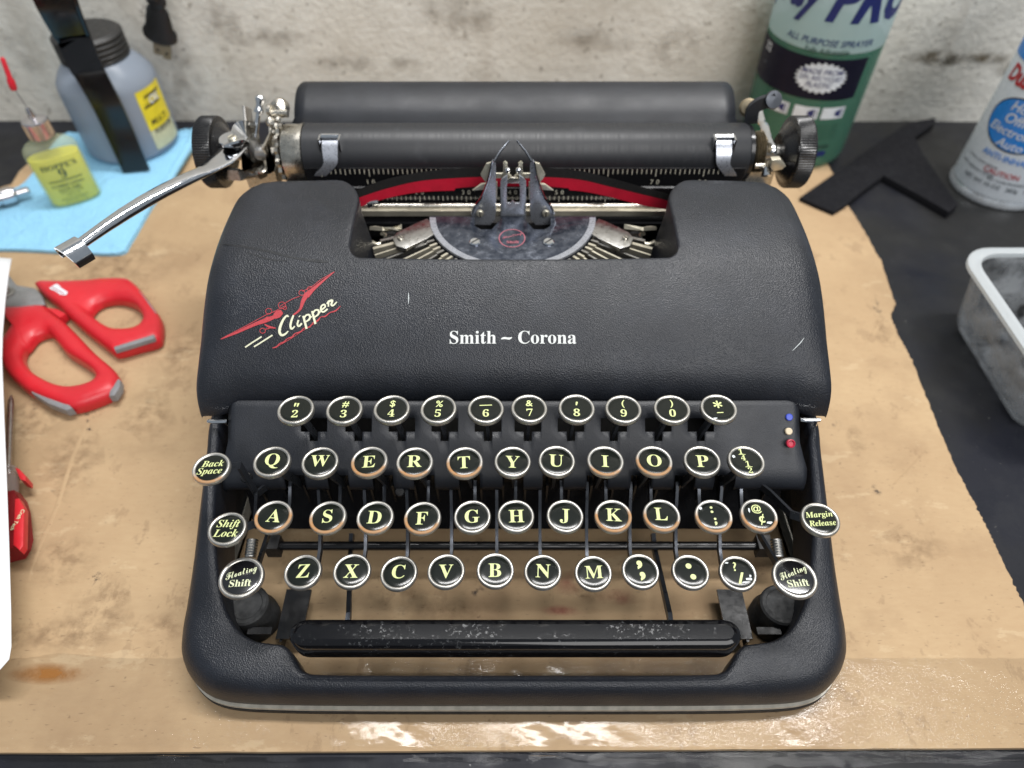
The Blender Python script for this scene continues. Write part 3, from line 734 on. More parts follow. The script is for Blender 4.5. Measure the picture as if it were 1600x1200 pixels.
def bar(m, path, w, h):
    P = [Vector(p) for p in path]; rows = []
    for i, p in enumerate(P):
        d = (P[min(i + 1, len(P) - 1)] - P[max(i - 1, 0)]).normalized(); x = Vector((1, 0, 0)); x = (x - d * x.dot(d)).normalized(); y = d.cross(x)
        rows.append([p + x * w + y * h, p - x * w + y * h, p - x * w - y * h, p + x * w - y * h])
    m.grid(rows, closed=True); n0 = len(m.v) - 4 * len(P)
    m.add(rows[0], [(0, 1, 2, 3)]); m.add(rows[-1], [(3, 2, 1, 0)]); return m
# ---- keys
KR = 7.05
def key_meshes(r):
    face = MB().lathe([(r * .97, -1.9), (r * .97, -0.6), (r * .90, -0.2), (r * .82, 0.0), (r * .55, 0.03), (0, 0.05)], 36).mesh('key_face', M['keyface'])
    prof = [(r * .8, -2.2), (r * .96, -2.1), (r * 1.0, -1.5), (r * 1.0, -0.3), (r * .975, 0.25), (r * .93, 0.42), (r * .875, 0.38), (r * .82, 0.16), (r * .805, -0.1)]
    rim = MB().lathe(prof, 44); rim.f = rim.f[:-2]; rim.m = rim.m[:-2]
    return face, rim.mesh('rim', M['rim'], 50)
FACE, RIM = key_meshes(KR); FACEB, RIMB = key_meshes(KR * 1.17)
r_ = KR * 1.17
FACEG = MB().lathe([(r_ * .97, -1.9), (r_ * .97, -0.6), (r_ * .90, -0.2)] + [(r_ * q, 0.35 * (1 - (q / .86) ** 2)) for q in (.84, .75, .65, .5, .35, .18, 0)], 40).mesh('key_face', M['keygloss'])
RUST = []
for k_ in ('rust1', 'rust2', 'rust3'):
    q = RIM.copy(); q.materials[0] = M[k_]; RUST.append(q)
TILT = radians(-0.5)
rk = random.Random(11)
def legend_mesh(parts, mat, dome=0):
    m = MB()
    for i, (body, kind, size, x, y, rot, bold) in enumerate(parts):
        vv, ff, w, h = text2d(body, kind, size, bold=bold)
        if kind == 'script': vv = [(a * .70, c) for a, c in vv]
        m.add([(x + a * cos(rot) - c * sin(rot), y + a * sin(rot) + c * cos(rot), 0.12 + 0.15 * dome * (1 - (a * a + c * c) / 60) + 0.02 * i) for a, c in vv], ff)
    return m
def make_key(p, parts, label, rust=None, big=False, gloss=False, lever=None, mat='legend', extra=None, tilt=None, sx=1.0):
    o = bpy.data.objects.new('key', FACEG if gloss else (FACEB if big else FACE)); C.objects.link(o); o.parent = tw
    o.location = p * U; o['_org'] = tuple(p); o['label'] = label
    tl = TILT + radians(rk.uniform(-1.2, 1.2)) if tilt is None else tilt
    R = Matrix.Rotation(tl, 3, 'X') @ Matrix.Rotation(radians(rk.uniform(-2.5, 2.5)), 3, 'Y') @ Matrix.Rotation(radians(rk.uniform(-4, 4)), 3, 'Z')
    o.rotation_euler = R.to_euler()
    r = bpy.data.objects.new('rim', RUST[rust] if rust is not None else (RIMB if big else RIM)); C.objects.link(r); r.parent = o
    me = legend_mesh(parts, mat, 2.2 if gloss else 0).mesh('legend', M[mat]); l = bpy.data.objects.new('legend', me); C.objects.link(l); l.parent = o
    if extra:
        e = MB()
        for (x, y, w, h, a) in extra:
            pts = [(x + w * (1 + .3 * sin(5 * i + x)) * cos(i * pi / 5 + a), y + h * (1 + .3 * sin(3 * i)) * sin(i * pi / 5 + a), 0.36) for i in range(10)]
            e.add(pts, [tuple(range(10))])
        q = bpy.data.objects.new('chip', e.mesh('chip', M['chip'])); C.objects.link(q); q.parent = o
    if lever:
        Ri = R.transposed(); m = MB(); bar(m, [Ri @ (Vector(q) - p) for q in lever], 0.62, 1.55)
        m.lathe([(2.4, -3.4), (3.2, -2.6), (3.4, -2.1)], 14)
        q = bpy.data.objects.new('key_lever', m.mesh('key_lever', M['lever_steel'])); C.objects.link(q); q.parent = o
    return o
def lev_num(p): return [(p.x, 92.5, 58), (p.x, 91.5, 66), (p.x, 88.5, 76), p + Vector((0, 2.2, -6)), p + Vector((0, .4, -2))]
def lev_q(p): return [(p.x + .6, 79, 46), (p.x + .5, 76.4, 53), (p.x + .2, 72, 64), p + Vector((0, 2.4, -8)), p + Vector((0, .4, -2))]
def lev_a(p): return [(p.x * 1.045, 78.5, 50), (p.x * 1.045, 76, 48.8), (p.x * 1.03, 68, 48.5), (p.x * 1.01, 58, 51), p + Vector((0, 4, -13)), p + Vector((0, 1.2, -5)), p + Vector((0, .3, -2))]
def lev_z(p): return [(p.x * 1.05, 78.5, 49), (p.x * 1.05, 76, 47.8), (p.x * 1.03, 66, 43), (p.x * 1.01, 52, 39), p + Vector((0, 8, -18)), p + Vector((0, 3.2, -12)), p + Vector((0, .8, -5)), p + Vector((0, .2, -2))]
def two(a, b_, sa=4.6, sb=5.0, ka='italic', kb='serif'): return [(a, ka, sa, 0.2, 2.35, 0, .012), (b_, kb, sb, 0, -2.1, 0, .01)]
numL = [('"', '2'), ('#', '3'), ('$', '4'), ('%', '5'), ('\u2014', '6'), ('&', '7'), ("'", '8'), ('(', '9'), (')', '0'), ('*', '-')]
nn_ = ['two', 'three', 'four', 'five', 'six', 'seven', 'eight', 'nine', 'zero', 'asterisk and hyphen']
for p, (a, b_), w in zip(numP, numL, nn_):
    pr = two(a, b_)
    if a == "'" or a == '"': pr[0] = (a, None, 6.5, 0, 2.3, -0.15, .02)
    elif a in '()': pr[0] = (a, None, 4.2, 0, 2.5, 0, .015)
    elif a == '*': pr = [('*', None, 8, 0, 1.9, 0, .02), ('\u2013', None, 4.6, 0, -2.2, 0, .02)]
    elif a == '\u2014': pr[0] = (a, None, 4.6, 0, 1.8, 0.04, .008)
    else: pr[0] = (a, None, 4.3, 0.2, 2.45, -0.08, .018)
    make_key(p, pr, 'number row key marked ' + w, None, lever=lev_num(p), extra=[(-2.6, -5.0, 1.0, .3, .3)] if a == '*' else None)
rustQ = {'E': 1, 'R': 0, 'T': 1, 'O': 1, 'I': 0, 'A': 2, 'S': 1, 'D': 0, 'F': 1, 'K': 2, 'L': 1}
for row, pts, lv in (('QWERTYUIOP', qP, lev_q), ('ASDFGHJKL', aP, lev_a), ('ZXCVBNM', zP, lev_z)):
    for p, ch in zip(pts, row):
        make_key(p, [(ch, 'serif', 7.9 if ch not in 'WM' else 7.4, rk.uniform(-.3, .3), rk.uniform(-.3, .5), 0, 0)], 'letter key marked ' + ch, rustQ.get(ch), lever=lv(p))
make_key(qP[10], [('1', 'serif', 3.4, -1.4, 4.3, 0, .012), ('4', 'serif', 3.4, -.9, 1.3, 0, .012), ('\u2014', None, 2.6, -1.1, 2.8, .05, .02), ('1', 'serif', 3.4, .2, -1.4, 0, .012), ('2', 'serif', 3.4, .6, -4.4, 0, .012), ('\u2014', None, 2.6, .4, -2.9, .05, .02)], 'key marked one quarter over one half', None, lever=lev_q(qP[10]), extra=[(-4.6, 1.6, .5, .7, 0)])
make_key(aP[9], [(':', None, 5.2, -.3, 2.6, 0, .05), (';', None, 4.8, .3, -2.5, 0, .05)], 'key marked colon over semicolon', 1, lever=lev_a(aP[9]), extra=[(-4.4, 3.2, .5, .7, 0)])
make_key(aP[10], [('@', None, 4.0, -.4, 2.6, 0, .01), ('\u00a2', None, 5.6, .6, -1.9, 0, .02)], 'key marked at sign over cent sign', 1, lever=lev_a(aP[10]), extra=[(-3.4, 2.0, .35, 1.0, .3), (3.0, -3.4, 1.3, .5, .5)])
make_key(zP[7], [(',', None, 10, 0, 2.4, 0, .05), (',', None, 10, .4, -2.2, 0, .05)], 'key marked with two commas', None, lever=lev_z(zP[7]), extra=[(1.5, -4.8, 1.2, .25, .1)])
make_key(zP[8], [('.', None, 11, -.3, 2.2, 0, .05), ('.', None, 11, .5, -2.2, 0, .05)], 'key marked with two full stops', None, lever=lev_z(zP[8]))
make_key(zP[9], [('?', None, 5.0, -.6, 2.5, -.1, .015), ('/', None, 6.0, .6, -2.2, -.15, .045)], 'key marked question mark over slash with chipped edge', None, lever=lev_z(zP[9]), extra=[(3.4, -2.8, 1.6, .5, .7), (1.6, -4.0, 1.0, .35, .4), (4.2, -1.6, .5, .5, 0), (-3.4, 4.0, .8, .3, .6)])
sp_ = [((330, 731), 64, [('Back', 'italic', 4.0, 0.2, 1.9, 0.06, .008), ('Space', 'italic', 4.0, -.2, -1.8, 0.06, .008)], 'backspace key at the left edge', False, 0),
       ((355, 826), 44, [('Shift', 'italic', 4.4, 0, 1.7, 0, .014), ('Lock', 'italic', 4.4, 0, -1.9, 0, .014)], 'shift lock key at the left edge', False, None),
       ((1282, 811), 46, [('Margin', 'italic', 3.4, 0, 1.6, 0, .014), ('Release', 'italic', 3.4, 0, -1.7, 0, .014)], 'margin release key at the right edge', False, None)]
for (u, v), y, pr, lb, g, ru in sp_:
    p = px(u, v, y=y); s = -1 if u < 800 else 1
    lv = [(s * 104, 77, 50), (s * 107, 70, 53), p + Vector((-s * 7, 6, -7)), p + Vector((-s * 2, 1, -3)), p + Vector((0, 0.2, -2))]
    make_key(p, pr, lb, ru, lever=lv)
for (u, v), lb in (((377, 902), 'larger left shift key'), ((1242, 902), 'larger right shift key')):
    p = px(u, v, y=30.5); s = -1 if u < 800 else 1
    lv = [(s * 105, 70, 34), (s * 103, 58, 40), p + Vector((-s * 1.5, 9, -9)), p + Vector((0, 2, -4)), p + Vector((0, .3, -2))]
    make_key(p, [('Floating', 'script', 4.2, -.2, 1.4, 0.36, .02), ('Shift', 'serif', 3.9, 0.3, -2.5, 0.04, .012)], lb, None, True, True, lv, 'legend_pale', None, radians(-1))
# shift spring collars, feet in the corners, brackets
for s, uu in ((-1, 393), (1, 1214)):
    c = px(uu, 857, y=52); MB().lathe([(2.2, -3.6), (2.2, -3)] + [(2.2 + .25 * (i % 2), -3 + i * .55) for i in range(12)] + [(2.2, 3.7)], 14, axis_m(c, (0, 1, .35))).build('spring', M['steel'], tw)
    c = px(385 if s < 0 else 1222, 944, z=17)
    MB().lathe([(10.5, -17), (10.5, -12), (9.2, -10), (9.0, -0.8), (8.2, 0), (6.8, .1), (6.4, -.35), (0, -.3)], 32, Matrix.Translation(c)).build('rubber_foot', M['foot'], tw)
    x0 = px(455 if s < 0 else 1152, 965, z=12).x
    MB().box((x0, c.y - 1, 9), (11, 22, 1.2)).box((x0 - s * -3.4, c.y - 1, 6), (1, 24, 6)).build('foot_bracket', M['black'], tw)
    MB().box((c.x - s * 7, c.y - 10, 13), (10, 3, 1)).build('bracket_tab', M['black_matte'], tw)
    t = px(340 if s < 0 else 1266, 658 if s < 0 else 656, y=95)
    m = MB(); m.tube([t + Vector((-4, 0, 0)), t + Vector((-2, -.5, .4)), t + Vector((4, 0, 0))], [.8, 1.0, .9], 10); m.tube([t + Vector((3, 0, 0)), t + Vector((4, 1, -6))], .8, 8); m.build('catch_pin', M['chrome'], tw)
# space bar and its arms
A0 = px(450, 990, z=40).x; A1 = px(1160, 990, z=40).x
yb_, yf_ = px(800, 965, z=40.5).y, px(800, 1011, z=39.5).y
ol = []; rr = (yb_ - yf_) / 2; cy = (yb_ + yf_) / 2
ell = lambda sx, r, a: (sx, cy + r * sin(a))
m = MB(); n_ = 14; rings = []
for ins, z in ((1.6, 27.5), (0.2, 28.0), (0, 30.0), (0, 38.0), (0.5, 39.6), (1.3, 40.3), (2.6, 40.6)):
    r = rr - ins; pts = []
    for i in range(n_ + 1):
        a = pi / 2 + pi * i / n_; pts.append(Vector((A0 + rr * 1.25 + r * 1.25 * cos(a), cy + r * sin(a), z)))
    for i in range(n_ + 1):
        a = -pi / 2 + pi * i / n_; pts.append(Vector((A1 - rr * 1.25 + r * 1.25 * cos(a), cy + r * sin(a), z)))
    rings.append(pts)
m.grid(rings, closed=True); m.add(rings[-1], [tuple(range(len(rings[0])))]); m.add(rings[0], [tuple(range(len(rings[0])))[::-1]])
m.build('space_bar', M['bar'], tw, sharp=30)
for u0, u1 in ((548, 545), (1022, 1046)):
    a = px(u0, 856, y=66); b2 = px(u1, 962, z=35); m = MB(); bar(m, [a + Vector((0, 6, 2)), a, a.lerp(b2, .5), b2, b2 + Vector((0, -6, -1))], .9, 1.8); m.build('space_bar_arm', M['lever_steel'], tw)
# ---- carriage
PY, PZ, PR = 244.0, 107.0, 14.5
AX = Vector((1, 0, 0))
def lx(prof, x0, y=PY, z=PZ, n=48, ridge=None):
    """lathe about an axis along x: prof of (radius, x)"""
    return MB().lathe([(r, x) for r, x in prof], n, basis(Vector((x0, y, z)), Vector((0, 1, 0)), Vector((0, 0, 1)), AX), ridge=ridge)
xl, xr = px(473, 235, y=PY - 8).x, px(1172, 235, y=PY - 8).x
lx([(PR - 1, 0), (PR, .5), (PR, xr - xl - 1.6), (PR - .6, xr - xl - .4), (PR - 2, xr - xl)], xl, n=72).build('platen', M['rubber'], tw)
xc = px(441, 235, y=PY - 8).x
lx([(13.6, 0), (14.0, .6), (14.0, 8.6), (14.5, 8.8), (14.5, xl - xc - .1)], xc).build('platen_collar', M['nickel'], tw)
rt = lx([(10, 0), (13.4, .1), (13.4, 1.9), (10, 2)], xc - 3.0, n=56)
for i, p in enumerate(rt.v):
    d = Vector((p.y - PY, p.z - PZ)); rt.v[i] = Vector((p.x, PY + d.x * (1.06 if (i // 2) % 2 else .93), PZ + d.y * (1.06 if (i // 2) % 2 else .93)))
rt.build('ratchet_wheel', M['nickel'], tw)
lx([(4, 0), (4, 34)], xc - 30, n=20).build('platen_shaft', M['steel'], tw); lx([(4, 0), (4, 26)], xr, n=20).build('platen_shaft', M['steel'], tw)
def knob(x0, s):
    pr = [(4, 0), (9.5, 0), (11.5, 1.5), (13.5, 3.6), (15.2, 4.6), (17.6, 4.8), (18, 5.4), (18, 12.6), (17.4, 13.4), (14, 14), (0, 14.2)]
    pr = [(r, s * x) for r, x in pr]
    return lx(pr, x0, n=176, ridge=(6, 7)).build('platen_knob', M['knob'], tw, sharp=25)
knob(px(352, 235, y=PY).x + 3.4, -1); knob(px(1216, 235, y=PY).x, 1)
# paper table behind the platen
w0, w1 = px(462, 180, y=268).x, px(1147, 180, y=268).x
rows = []; cs = [(259, 103), (261.5, 110), (266, 116.5), (273, 121), (281, 123.6), (287, 123.9), (290.5, 122), (292, 118)]
cs = [(p.x, p.y) for p in smooth_path(cs, 4)]
for i, (y, z) in enumerate(cs):
    t = max(0, (y - 277) / 14); ins = 8 * (1 - sqrt(max(0, 1 - min(1, t) ** 2))); flare = 1.2 if y < 264 else 0
    rows.append([Vector((lerp(w0 + ins - flare, w1 - ins + flare, j / 40), y, z)) for j in range(41)])
pt = MB().grid(rows).build('paper_table', M['paint_fine'], tw, sharp=60); so = pt.modifiers.new('thickness', 'SOLIDIFY'); so.thickness = .0012
# trough under the platen and the front scales with their marks
MB().box((lerp(xl, xr, .5), PY + 4, 88), (xr - xl + 30, 44, 6)).build('carriage_bed', M['black_matte'], tw)
def scale_strip(name, y, ztop, h, lean, u_of_10, v, ticks_v, tick_h, mark_x, numbers, num_v, size):
    z0 = ztop - h
    m = MB(); m.grid([[Vector((x, y + lean * .5, ztop)) for x in (-106, 118)], [Vector((x, y - .6, ztop - .4)) for x in (-106, 118)], [Vector((x, y - lean, z0)) for x in (-106, 118)], [Vector((x, y + 2, z0 - .5)) for x in (-106, 118)]])
    st = m.build(name, M['black'], tw)
    pitch = px(1022, 283, y=y).x - px(580, 283, y=y).x; pitch /= 60.0; x10 = px(580, 283, y=y).x
    zt = px(800, ticks_v, y=y - .9).z; mk = MB()
    for k in range(-4, 88):
        x = x10 + (k - 10) * pitch
        if not (-100 < x < 112): continue
        hh = tick_h * (1.55 if k % 10 == 0 else 1.2 if k % 5 == 0 else 1)
        f = lambda z: y - lean * (ztop - z) / h - .75
        mk.add([(x - .16, f(zt), zt), (x + .16, f(zt), zt), (x + .16, f(zt - hh), zt - hh), (x - .16, f(zt - hh), zt - hh)], [(0, 1, 2, 3)])
    mk.build('tick_marks', M['marks'], st)
    zn = px(800, num_v, y=y - 1).z
    for k in numbers:
        for i, dg in enumerate(str(k)):
            vv, ff, w, hh = text2d(dg, None, size, bold=.004); x = x10 + (k - 10) * pitch + (i - .5) * 3.0
            MB().add([(x + a, f(zn + c), zn + c) for a, c in vv], ff).build('numeral', M['marks'], st)
scale_strip('paper_scale', 229.5, px(800, 262, y=229).z, px(800, 262, y=229).z - px(800, 291, y=229).z, 1.5, 0, 0, 264.5, 2.5, 0, (10, 70, 80), 283, 3.4)
scale_strip('margin_scale', 218.0, px(800, 292, y=218).z, px(800, 292, y=218).z - px(800, 316, y=218).z, 1.0, 0, 0, 306, 2.0, 0, (20, 30, 40, 50, 60), 300.5, 3.2)
r1 = px(800, 322, y=214); r2 = px(800, 331, y=211)
MB().tube([(-88, r1.y, r1.z), (88, r1.y, r1.z)], 1.55, 14).build('carriage_rail', M['nickel'], tw)
MB().box((0, r2.y + 1, r2.z - .6), (172, 3.4, 3.0)).build('carriage_rail', M['cream_metal'], tw)
MB().box((0, 212, r2.z - 9), (190, 8, 8)).build('carriage_rail', M['black'], tw)
MB().tube([px(575, 318, y=209), px(592, 316, y=209)], [2.3, 1.9], 12).build('rail_end_sleeve', M['chrome'], tw)
# paper fingers: chrome straps curving up over the platen, each with a roller
def finger(ul, uh, s):
    path = []; ws = []
    base = px(ul, 282, y=227).x; topx = px(uh, 222, y=234).x
    for i in range(15):
        t = i / 14; a = radians(lerp(205, 128, t)); rr_ = PR + 1.0 + 1.5 * sin(pi * t)
        x = lerp(base, topx, sst(.05, .55, t)); path.append(Vector((x, PY + rr_ * cos(a), PZ + rr_ * sin(a)))); ws.append(lerp(2.9, 4.1, t))
    m = MB(); rows = []
    for p, w in zip(path, ws):
        nn = Vector((0, p.y - PY, p.z - PZ)).normalized()
        rows.append([p - AX * w, p + AX * w, p + AX * w - nn * .7, p - AX * w - nn * .7])
    m.grid(rows, closed=True)
    fg = m.build('paper_finger', M['satin'], tw)
    e = path[-1]; m = MB()
    for q in (-1, 1): m.box((e.x + q * 4.9, e.y - .5, e.z - 1.2), (.8, 5.6, 6.5), None)
    m.build('roller_bracket', M['chrome'], fg)
    e2 = e + Vector((0, 1.6, 1.0)); MB().tube([e2 - AX * 4.4, e2 + AX * 4.4], 1.6, 14).build('roller', M['chrome'], fg)
finger(499, 516, -1); finger(1143, 1131, 1)

# ---- ribbon
def rib(uvs, name, mat, off):
    m = MB(); rows = []
    P3 = []
    for u, a, b_, y in uvs:
        A_ = px(u, a, y=y - off); B_ = px(u, b_, y=y - off); P3.append((A_, B_))
    ta = smooth_path([q[0] for q in P3], 6); tb = smooth_path([q[1] for q in P3], 6)
    return m.grid([ta, [a.lerp(b_, .5) for a, b_ in zip(ta, tb)], tb]), P3
top_ = [(536, 306, 203), (552, 299, 205), (600, 281, 210), (650, 270, 214), (700, 264, 217), (770, 261, 219), (830, 261, 219), (900, 266, 217), (950, 277, 214), (1000, 291, 209), (1045, 303, 205), (1062, 309, 203)]
mid_ = [319, 312, 296, 284, 279, 276, 276, 280, 291, 303, 314, 320]; bot_ = [334, 327, 311, 301, 298, 296, 296, 298, 307, 320, 328, 334]
rb, _ = rib([(u, a, m_ + .4, y) for (u, a, y), m_ in zip(top_, mid_)], '', None, 0); rbn = rb.build('ribbon', M['ribbon_black'], tw)
rb, _ = rib([(u, m_, b_, y) for (u, a, y), m_, b_ in zip(top_, mid_, bot_)], '', None, 0.05); rb.build('red_stripe', M['ribbon_red'], rbn)

# ---- segment cover, type bars, guides
ZS = 97.0; SC = px(801, 337, z=ZS); SR = 41.0
def seg(pts, z0, z1, mat, name, par, bevel=.35, sharp=35):
    return MB().prism(pts, z0, z1, None, bevel).build(name, mat, par, sharp)
arc = [(SC.x + SR * cos(a), SC.y + SR * sin(a)) for a in [pi + pi * i / 36 for i in range(37)]]
nt = [(742, 338), (742, 353), (752, 358), (768, 358), (777, 348), (782, 344), (782, 337)]
ntl = [(px(u, v, z=ZS).x, px(u, v, z=ZS).y) for u, v in nt]; ntr = [(2 * SC.x - x, y) for x, y in ntl]
outl = arc + ntr + ntl[::-1]
cov = seg(outl, ZS - 1.6, ZS, M['tarnish_dark_reflection'], 'segment_cover', tw, .3)
ringo = [(SC.x + SR * cos(a), SC.y + SR * sin(a)) for a in [pi * 1.02 + pi * .96 * i / 36 for i in range(37)]]
ringi = [(SC.x + (SR - 3.2) * cos(a), SC.y + (SR - 3.2) * sin(a)) for a in [pi * 1.02 + pi * .96 * i / 36 for i in range(37)]]
MB().grid([[Vector((*p, ZS - .2)) for p in ringo], [Vector((p[0] * .995, p[1], ZS + .9)) for p in ringo], [Vector((*p, ZS + .7)) for p in ringi], [Vector((*p, ZS - .2)) for p in ringi]]).build('cover_rim', M['satin'], cov, 50)
def screw(m4, r, mat, par, slot=.3):
    MB().lathe([(r, -.3), (r, .6), (r * .8, 1.0), (r * .14, 1.05)] if slot else [(r, -.3), (r, .4), (r * .7, r * .55), (0, r * .75)], 20, m4).build('screw', mat, par)
    if slot: MB().box((0, 0, 1.06), (r * 1.6, r * .25, .06), m4 @ Matrix.Rotation(slot * 3, 4, 'Z')).build('screw_slot', M['black'], par)
for u, v in ((742, 379), (857, 379)): screw(Matrix.Translation(px(u, v, z=ZS)), 2.7, M['chrome'], cov, 1.3)
ec = px(800, 372, z=ZS + .12); m = MB(); er_ = 5.9; ey = 6.6
m.grid([[ec + Vector(((er_ + o_) * cos(a), (ey + o_) * sin(a), 0)) for a in [2 * pi * i / 40 for i in range(41)]] for o_ in (0, .45)])
vv, ff, w, h = text2d('Floating', 'script', 2.6, bold=.02); m.add([ec + Vector((x * cos(.4) - y * sin(.4), 1.6 + x * sin(.4) + y * cos(.4), .02)) for x, y in vv], ff)
vv, ff, w, h = text2d('Shift', 'serif', 2.9, bold=.02); m.add([ec + Vector((x + .4, y - 3.0, .02)) for x, y in vv], ff)
m.build('emblem', M['print_rose'], cov)
# type bars fanned round the cover
for sgn in (-1, 1):
    for i in range(13):
        a = radians(14 + i * 4.2); d = Vector((sgn * cos(a), -sin(a), 0)); sd = Vector((-d.y, d.x, 0))
        p0 = Vector((SC.x, SC.y, ZS - .4)) + d * (SR + .8); p1 = p0 + d * (24 + 5 * sin(i)) + Vector((0, 0, -2.6))
        w = .62 if i > 1 else 1.2; m = MB()
        rows = [[p + sd * w, p - sd * w, p - sd * w - Vector((0, 0, 3.4)), p + sd * w - Vector((0, 0, 3.4))] for p in (p0, p0 + d * 3.8)]
        m.grid(rows, closed=True); m.add(rows[0], [(0, 1, 2, 3)]); m.add(rows[1], [(3, 2, 1, 0)])
        q0 = p0 + d * 3.8 - Vector((0, 0, .7))
        rows = [[p + sd * w * .75, p - sd * w * .75, p - sd * w * .75 - Vector((0, 0, 2.6)), p + sd * w * .75 - Vector((0, 0, 2.6))] for p in (q0, p1)]
        m.grid(rows, closed=True); m.add(rows[1], [(3, 2, 1, 0)])
        m.build('type_bar', M['cream_metal'] if i % 3 else M['steel'], tw)
    # end plate of the fan with its screw
    pts = [(668, 341), (655, 346), (620, 363), (613, 372), (619, 384), (634, 388), (668, 372), (684, 362)]
    pl = [px(u if sgn < 0 else 1603 - u, v, z=ZS + .6) for u, v in pts]
    ep = MB().prism([(p.x, p.y) for p in pl], ZS - 1.5, ZS + .6, None, .3).build('fan_end_plate', M['steel'], tw)
    screw(Matrix.Translation(px(626 if sgn < 0 else 977, 373, z=ZS + .6)), 1.5, M['nickel'], ep, .7)
    # levers and hooks beside the basket
    m = MB(); bar(m, [px(582 if sgn < 0 else 1021, 356, z=93), px(600 if sgn < 0 else 1003, 358, z=95), px(628 if sgn < 0 else 975, 356, z=95)], 2, .8); m.build('link_arm', M['cream_metal'], tw)
    m = MB(); m.tube(smooth_path([px(u if sgn < 0 else 1603 - u, v, z=91) for u, v in ((580, 378), (590, 382), (600, 378), (603, 368), (596, 365))], 4), 1.0, 8); m.build('hook', M['cream_metal'], tw)
    m = MB(); m.tube([px(610 if sgn < 0 else 993, 384, z=88), px(612 if sgn < 0 else 991, 372, z=86)], [5, 4], 14); m.build('ribbon_post', M['black_matte'], tw)
# upright plates drawn in their own leaning plane
def upright(pts, y, th, mat, name, par=tw, bevel=.25, lean=0.0):
    Pw = [px(u, v, y=y) for u, v in pts]; bz = min(p.z for p in Pw)
    m = MB(); m.prism([(p.x, p.z) for p in Pw], -th, 0, Matrix(((1, 0, 0, 0), (0, 0, -1, y), (0, 1, 0, 0), (0, 0, 0, 1))), bevel)
    return m.build(name, mat, par)
YG = SC.y + .5
tg = upright([(782, 345), (782, 284), (785, 279), (793, 274), (793, 287), (792, 290), (792, 318), (797, 318), (801, 314), (805, 318), (812, 318), (812, 290), (811, 287), (811, 274), (818, 279), (822, 284), (822, 345)], YG, 1.2, M['satin'], 'type_guide')
upright([(792.5, 287), (811.5, 287), (811.5, 281), (807, 278), (797, 278), (792.5, 281)], YG + .05, 1.3, M['nickel'], 'guide_bridge', tg)
for s in (-1, 1):
    X = lambda u: u if s < 0 else 1603 - u
    upright([(X(u), v) for u, v in ((786, 280), (786, 256), (789, 253), (793, 256), (794, 272), (799, 276), (799, 281))], YG + 2.2, 1.4, M['cream_metal'], 'guide_fork')
    c = px(X(793), 266, y=YG - .5); MB().lathe([(0, -1.4), (1.0, -1), (1.4, 0), (1.0, 1), (0, 1.4)], 14, axis_m(c, (0, -1, .5))).build('guide_stud', M['chrome'], tg)
    g = upright([(X(u), v) for u, v in ((737, 351), (737, 330), (742, 322), (752, 309), (759, 292), (765, 274), (768, 256), (770, 251), (774, 252), (775, 262), (775, 332), (773, 344), (766, 352))], YG + .3, 1.3, M['satin'], 'ribbon_guide')
    edge_ = smooth_path([px(X(u), v, y=YG - 1.2) for u, v in ((737, 334), (743, 321), (752, 309), (759, 292), (765, 274), (768, 256), (771, 251))], 5)
    MB().tube(edge_, .55, 8).build('guide_edge', M['chrome'], g)
    MB().tube([px(X(772), 252, y=YG - .8), px(X(781), 237, y=YG + 3), px(X(795), 220, y=YG + 9)], [.75, .65, .5], 8).build('card_wire', M['lever_steel'], g)
    c = px(X(750), 333, y=YG - 1.0); m4 = axis_m(c, (0, -1, 0)); screw(m4, 1.9, M['cream_metal'], g, .5)
    upright([(X(u), v) for u, v in ((738, 298), (752, 288), (760, 287), (752, 276), (751, 273), (760, 256), (768, 254), (771, 262), (770, 296))], YG + 2.6, 1.0, M['cream_metal'], 'ribbon_carrier')
    upright([(X(u), v) for u, v in ((774, 312), (774, 286), (777, 284), (777, 312))], YG + 1.0, .8, M['cream_metal'], 'ribbon_carrier')
    upright([(X(u), v) for u, v in ((773, 279), (773, 271), (786, 271), (786, 279))], YG + 3.0, .8, M['cream_metal'], 'ribbon_carrier')
MB().box((SC.x, YG + 4, ZS - 8), (60, 6, 5)).build('segment_block', M['black_matte'], tw)

# ---- carriage ends
def xplate(pts, x, th, mat, name, par=tw, bevel=.2):
    """plate standing across the carriage: outline given as (y, z)"""
    m = MB().prism(pts, 0, th, Matrix(((0, 0, 1, x), (1, 0, 0, 0), (0, 1, 0, 0), (0, 0, 0, 1))), bevel)
    return m.build(name, mat, par)
XL = -126.0
fl = [px(u, v, x=XL) for u, v in ((417, 168), (419, 188), (420, 208), (414, 220), (408, 231), (417, 245), (427, 259), (424, 267), (417, 272))]
fl = [(p.y, p.z) for p in fl]
xplate(fl + [(fl[-1][0] + 26, fl[-1][1] - 4), (fl[0][0] + 10, fl[0][1] - 4), (fl[0][0] + 5, fl[0][1])], XL, 1.3, M['nickel'], 'carriage_end_plate')
fl2 = [(p[0] + 4, p[1] - 1) for p in fl]
xplate(fl2 + [(fl2[-1][0] + 22, fl2[-1][1] - 4), (fl2[0][0] + 8, fl2[0][1] - 6)], XL - 14, 1.3, M['steel'], 'carriage_end_plate')
MB().box((XL - 7, PY + 6, 95), (16, 26, 10)).build('carriage_end_block', M['nickel'], tw)
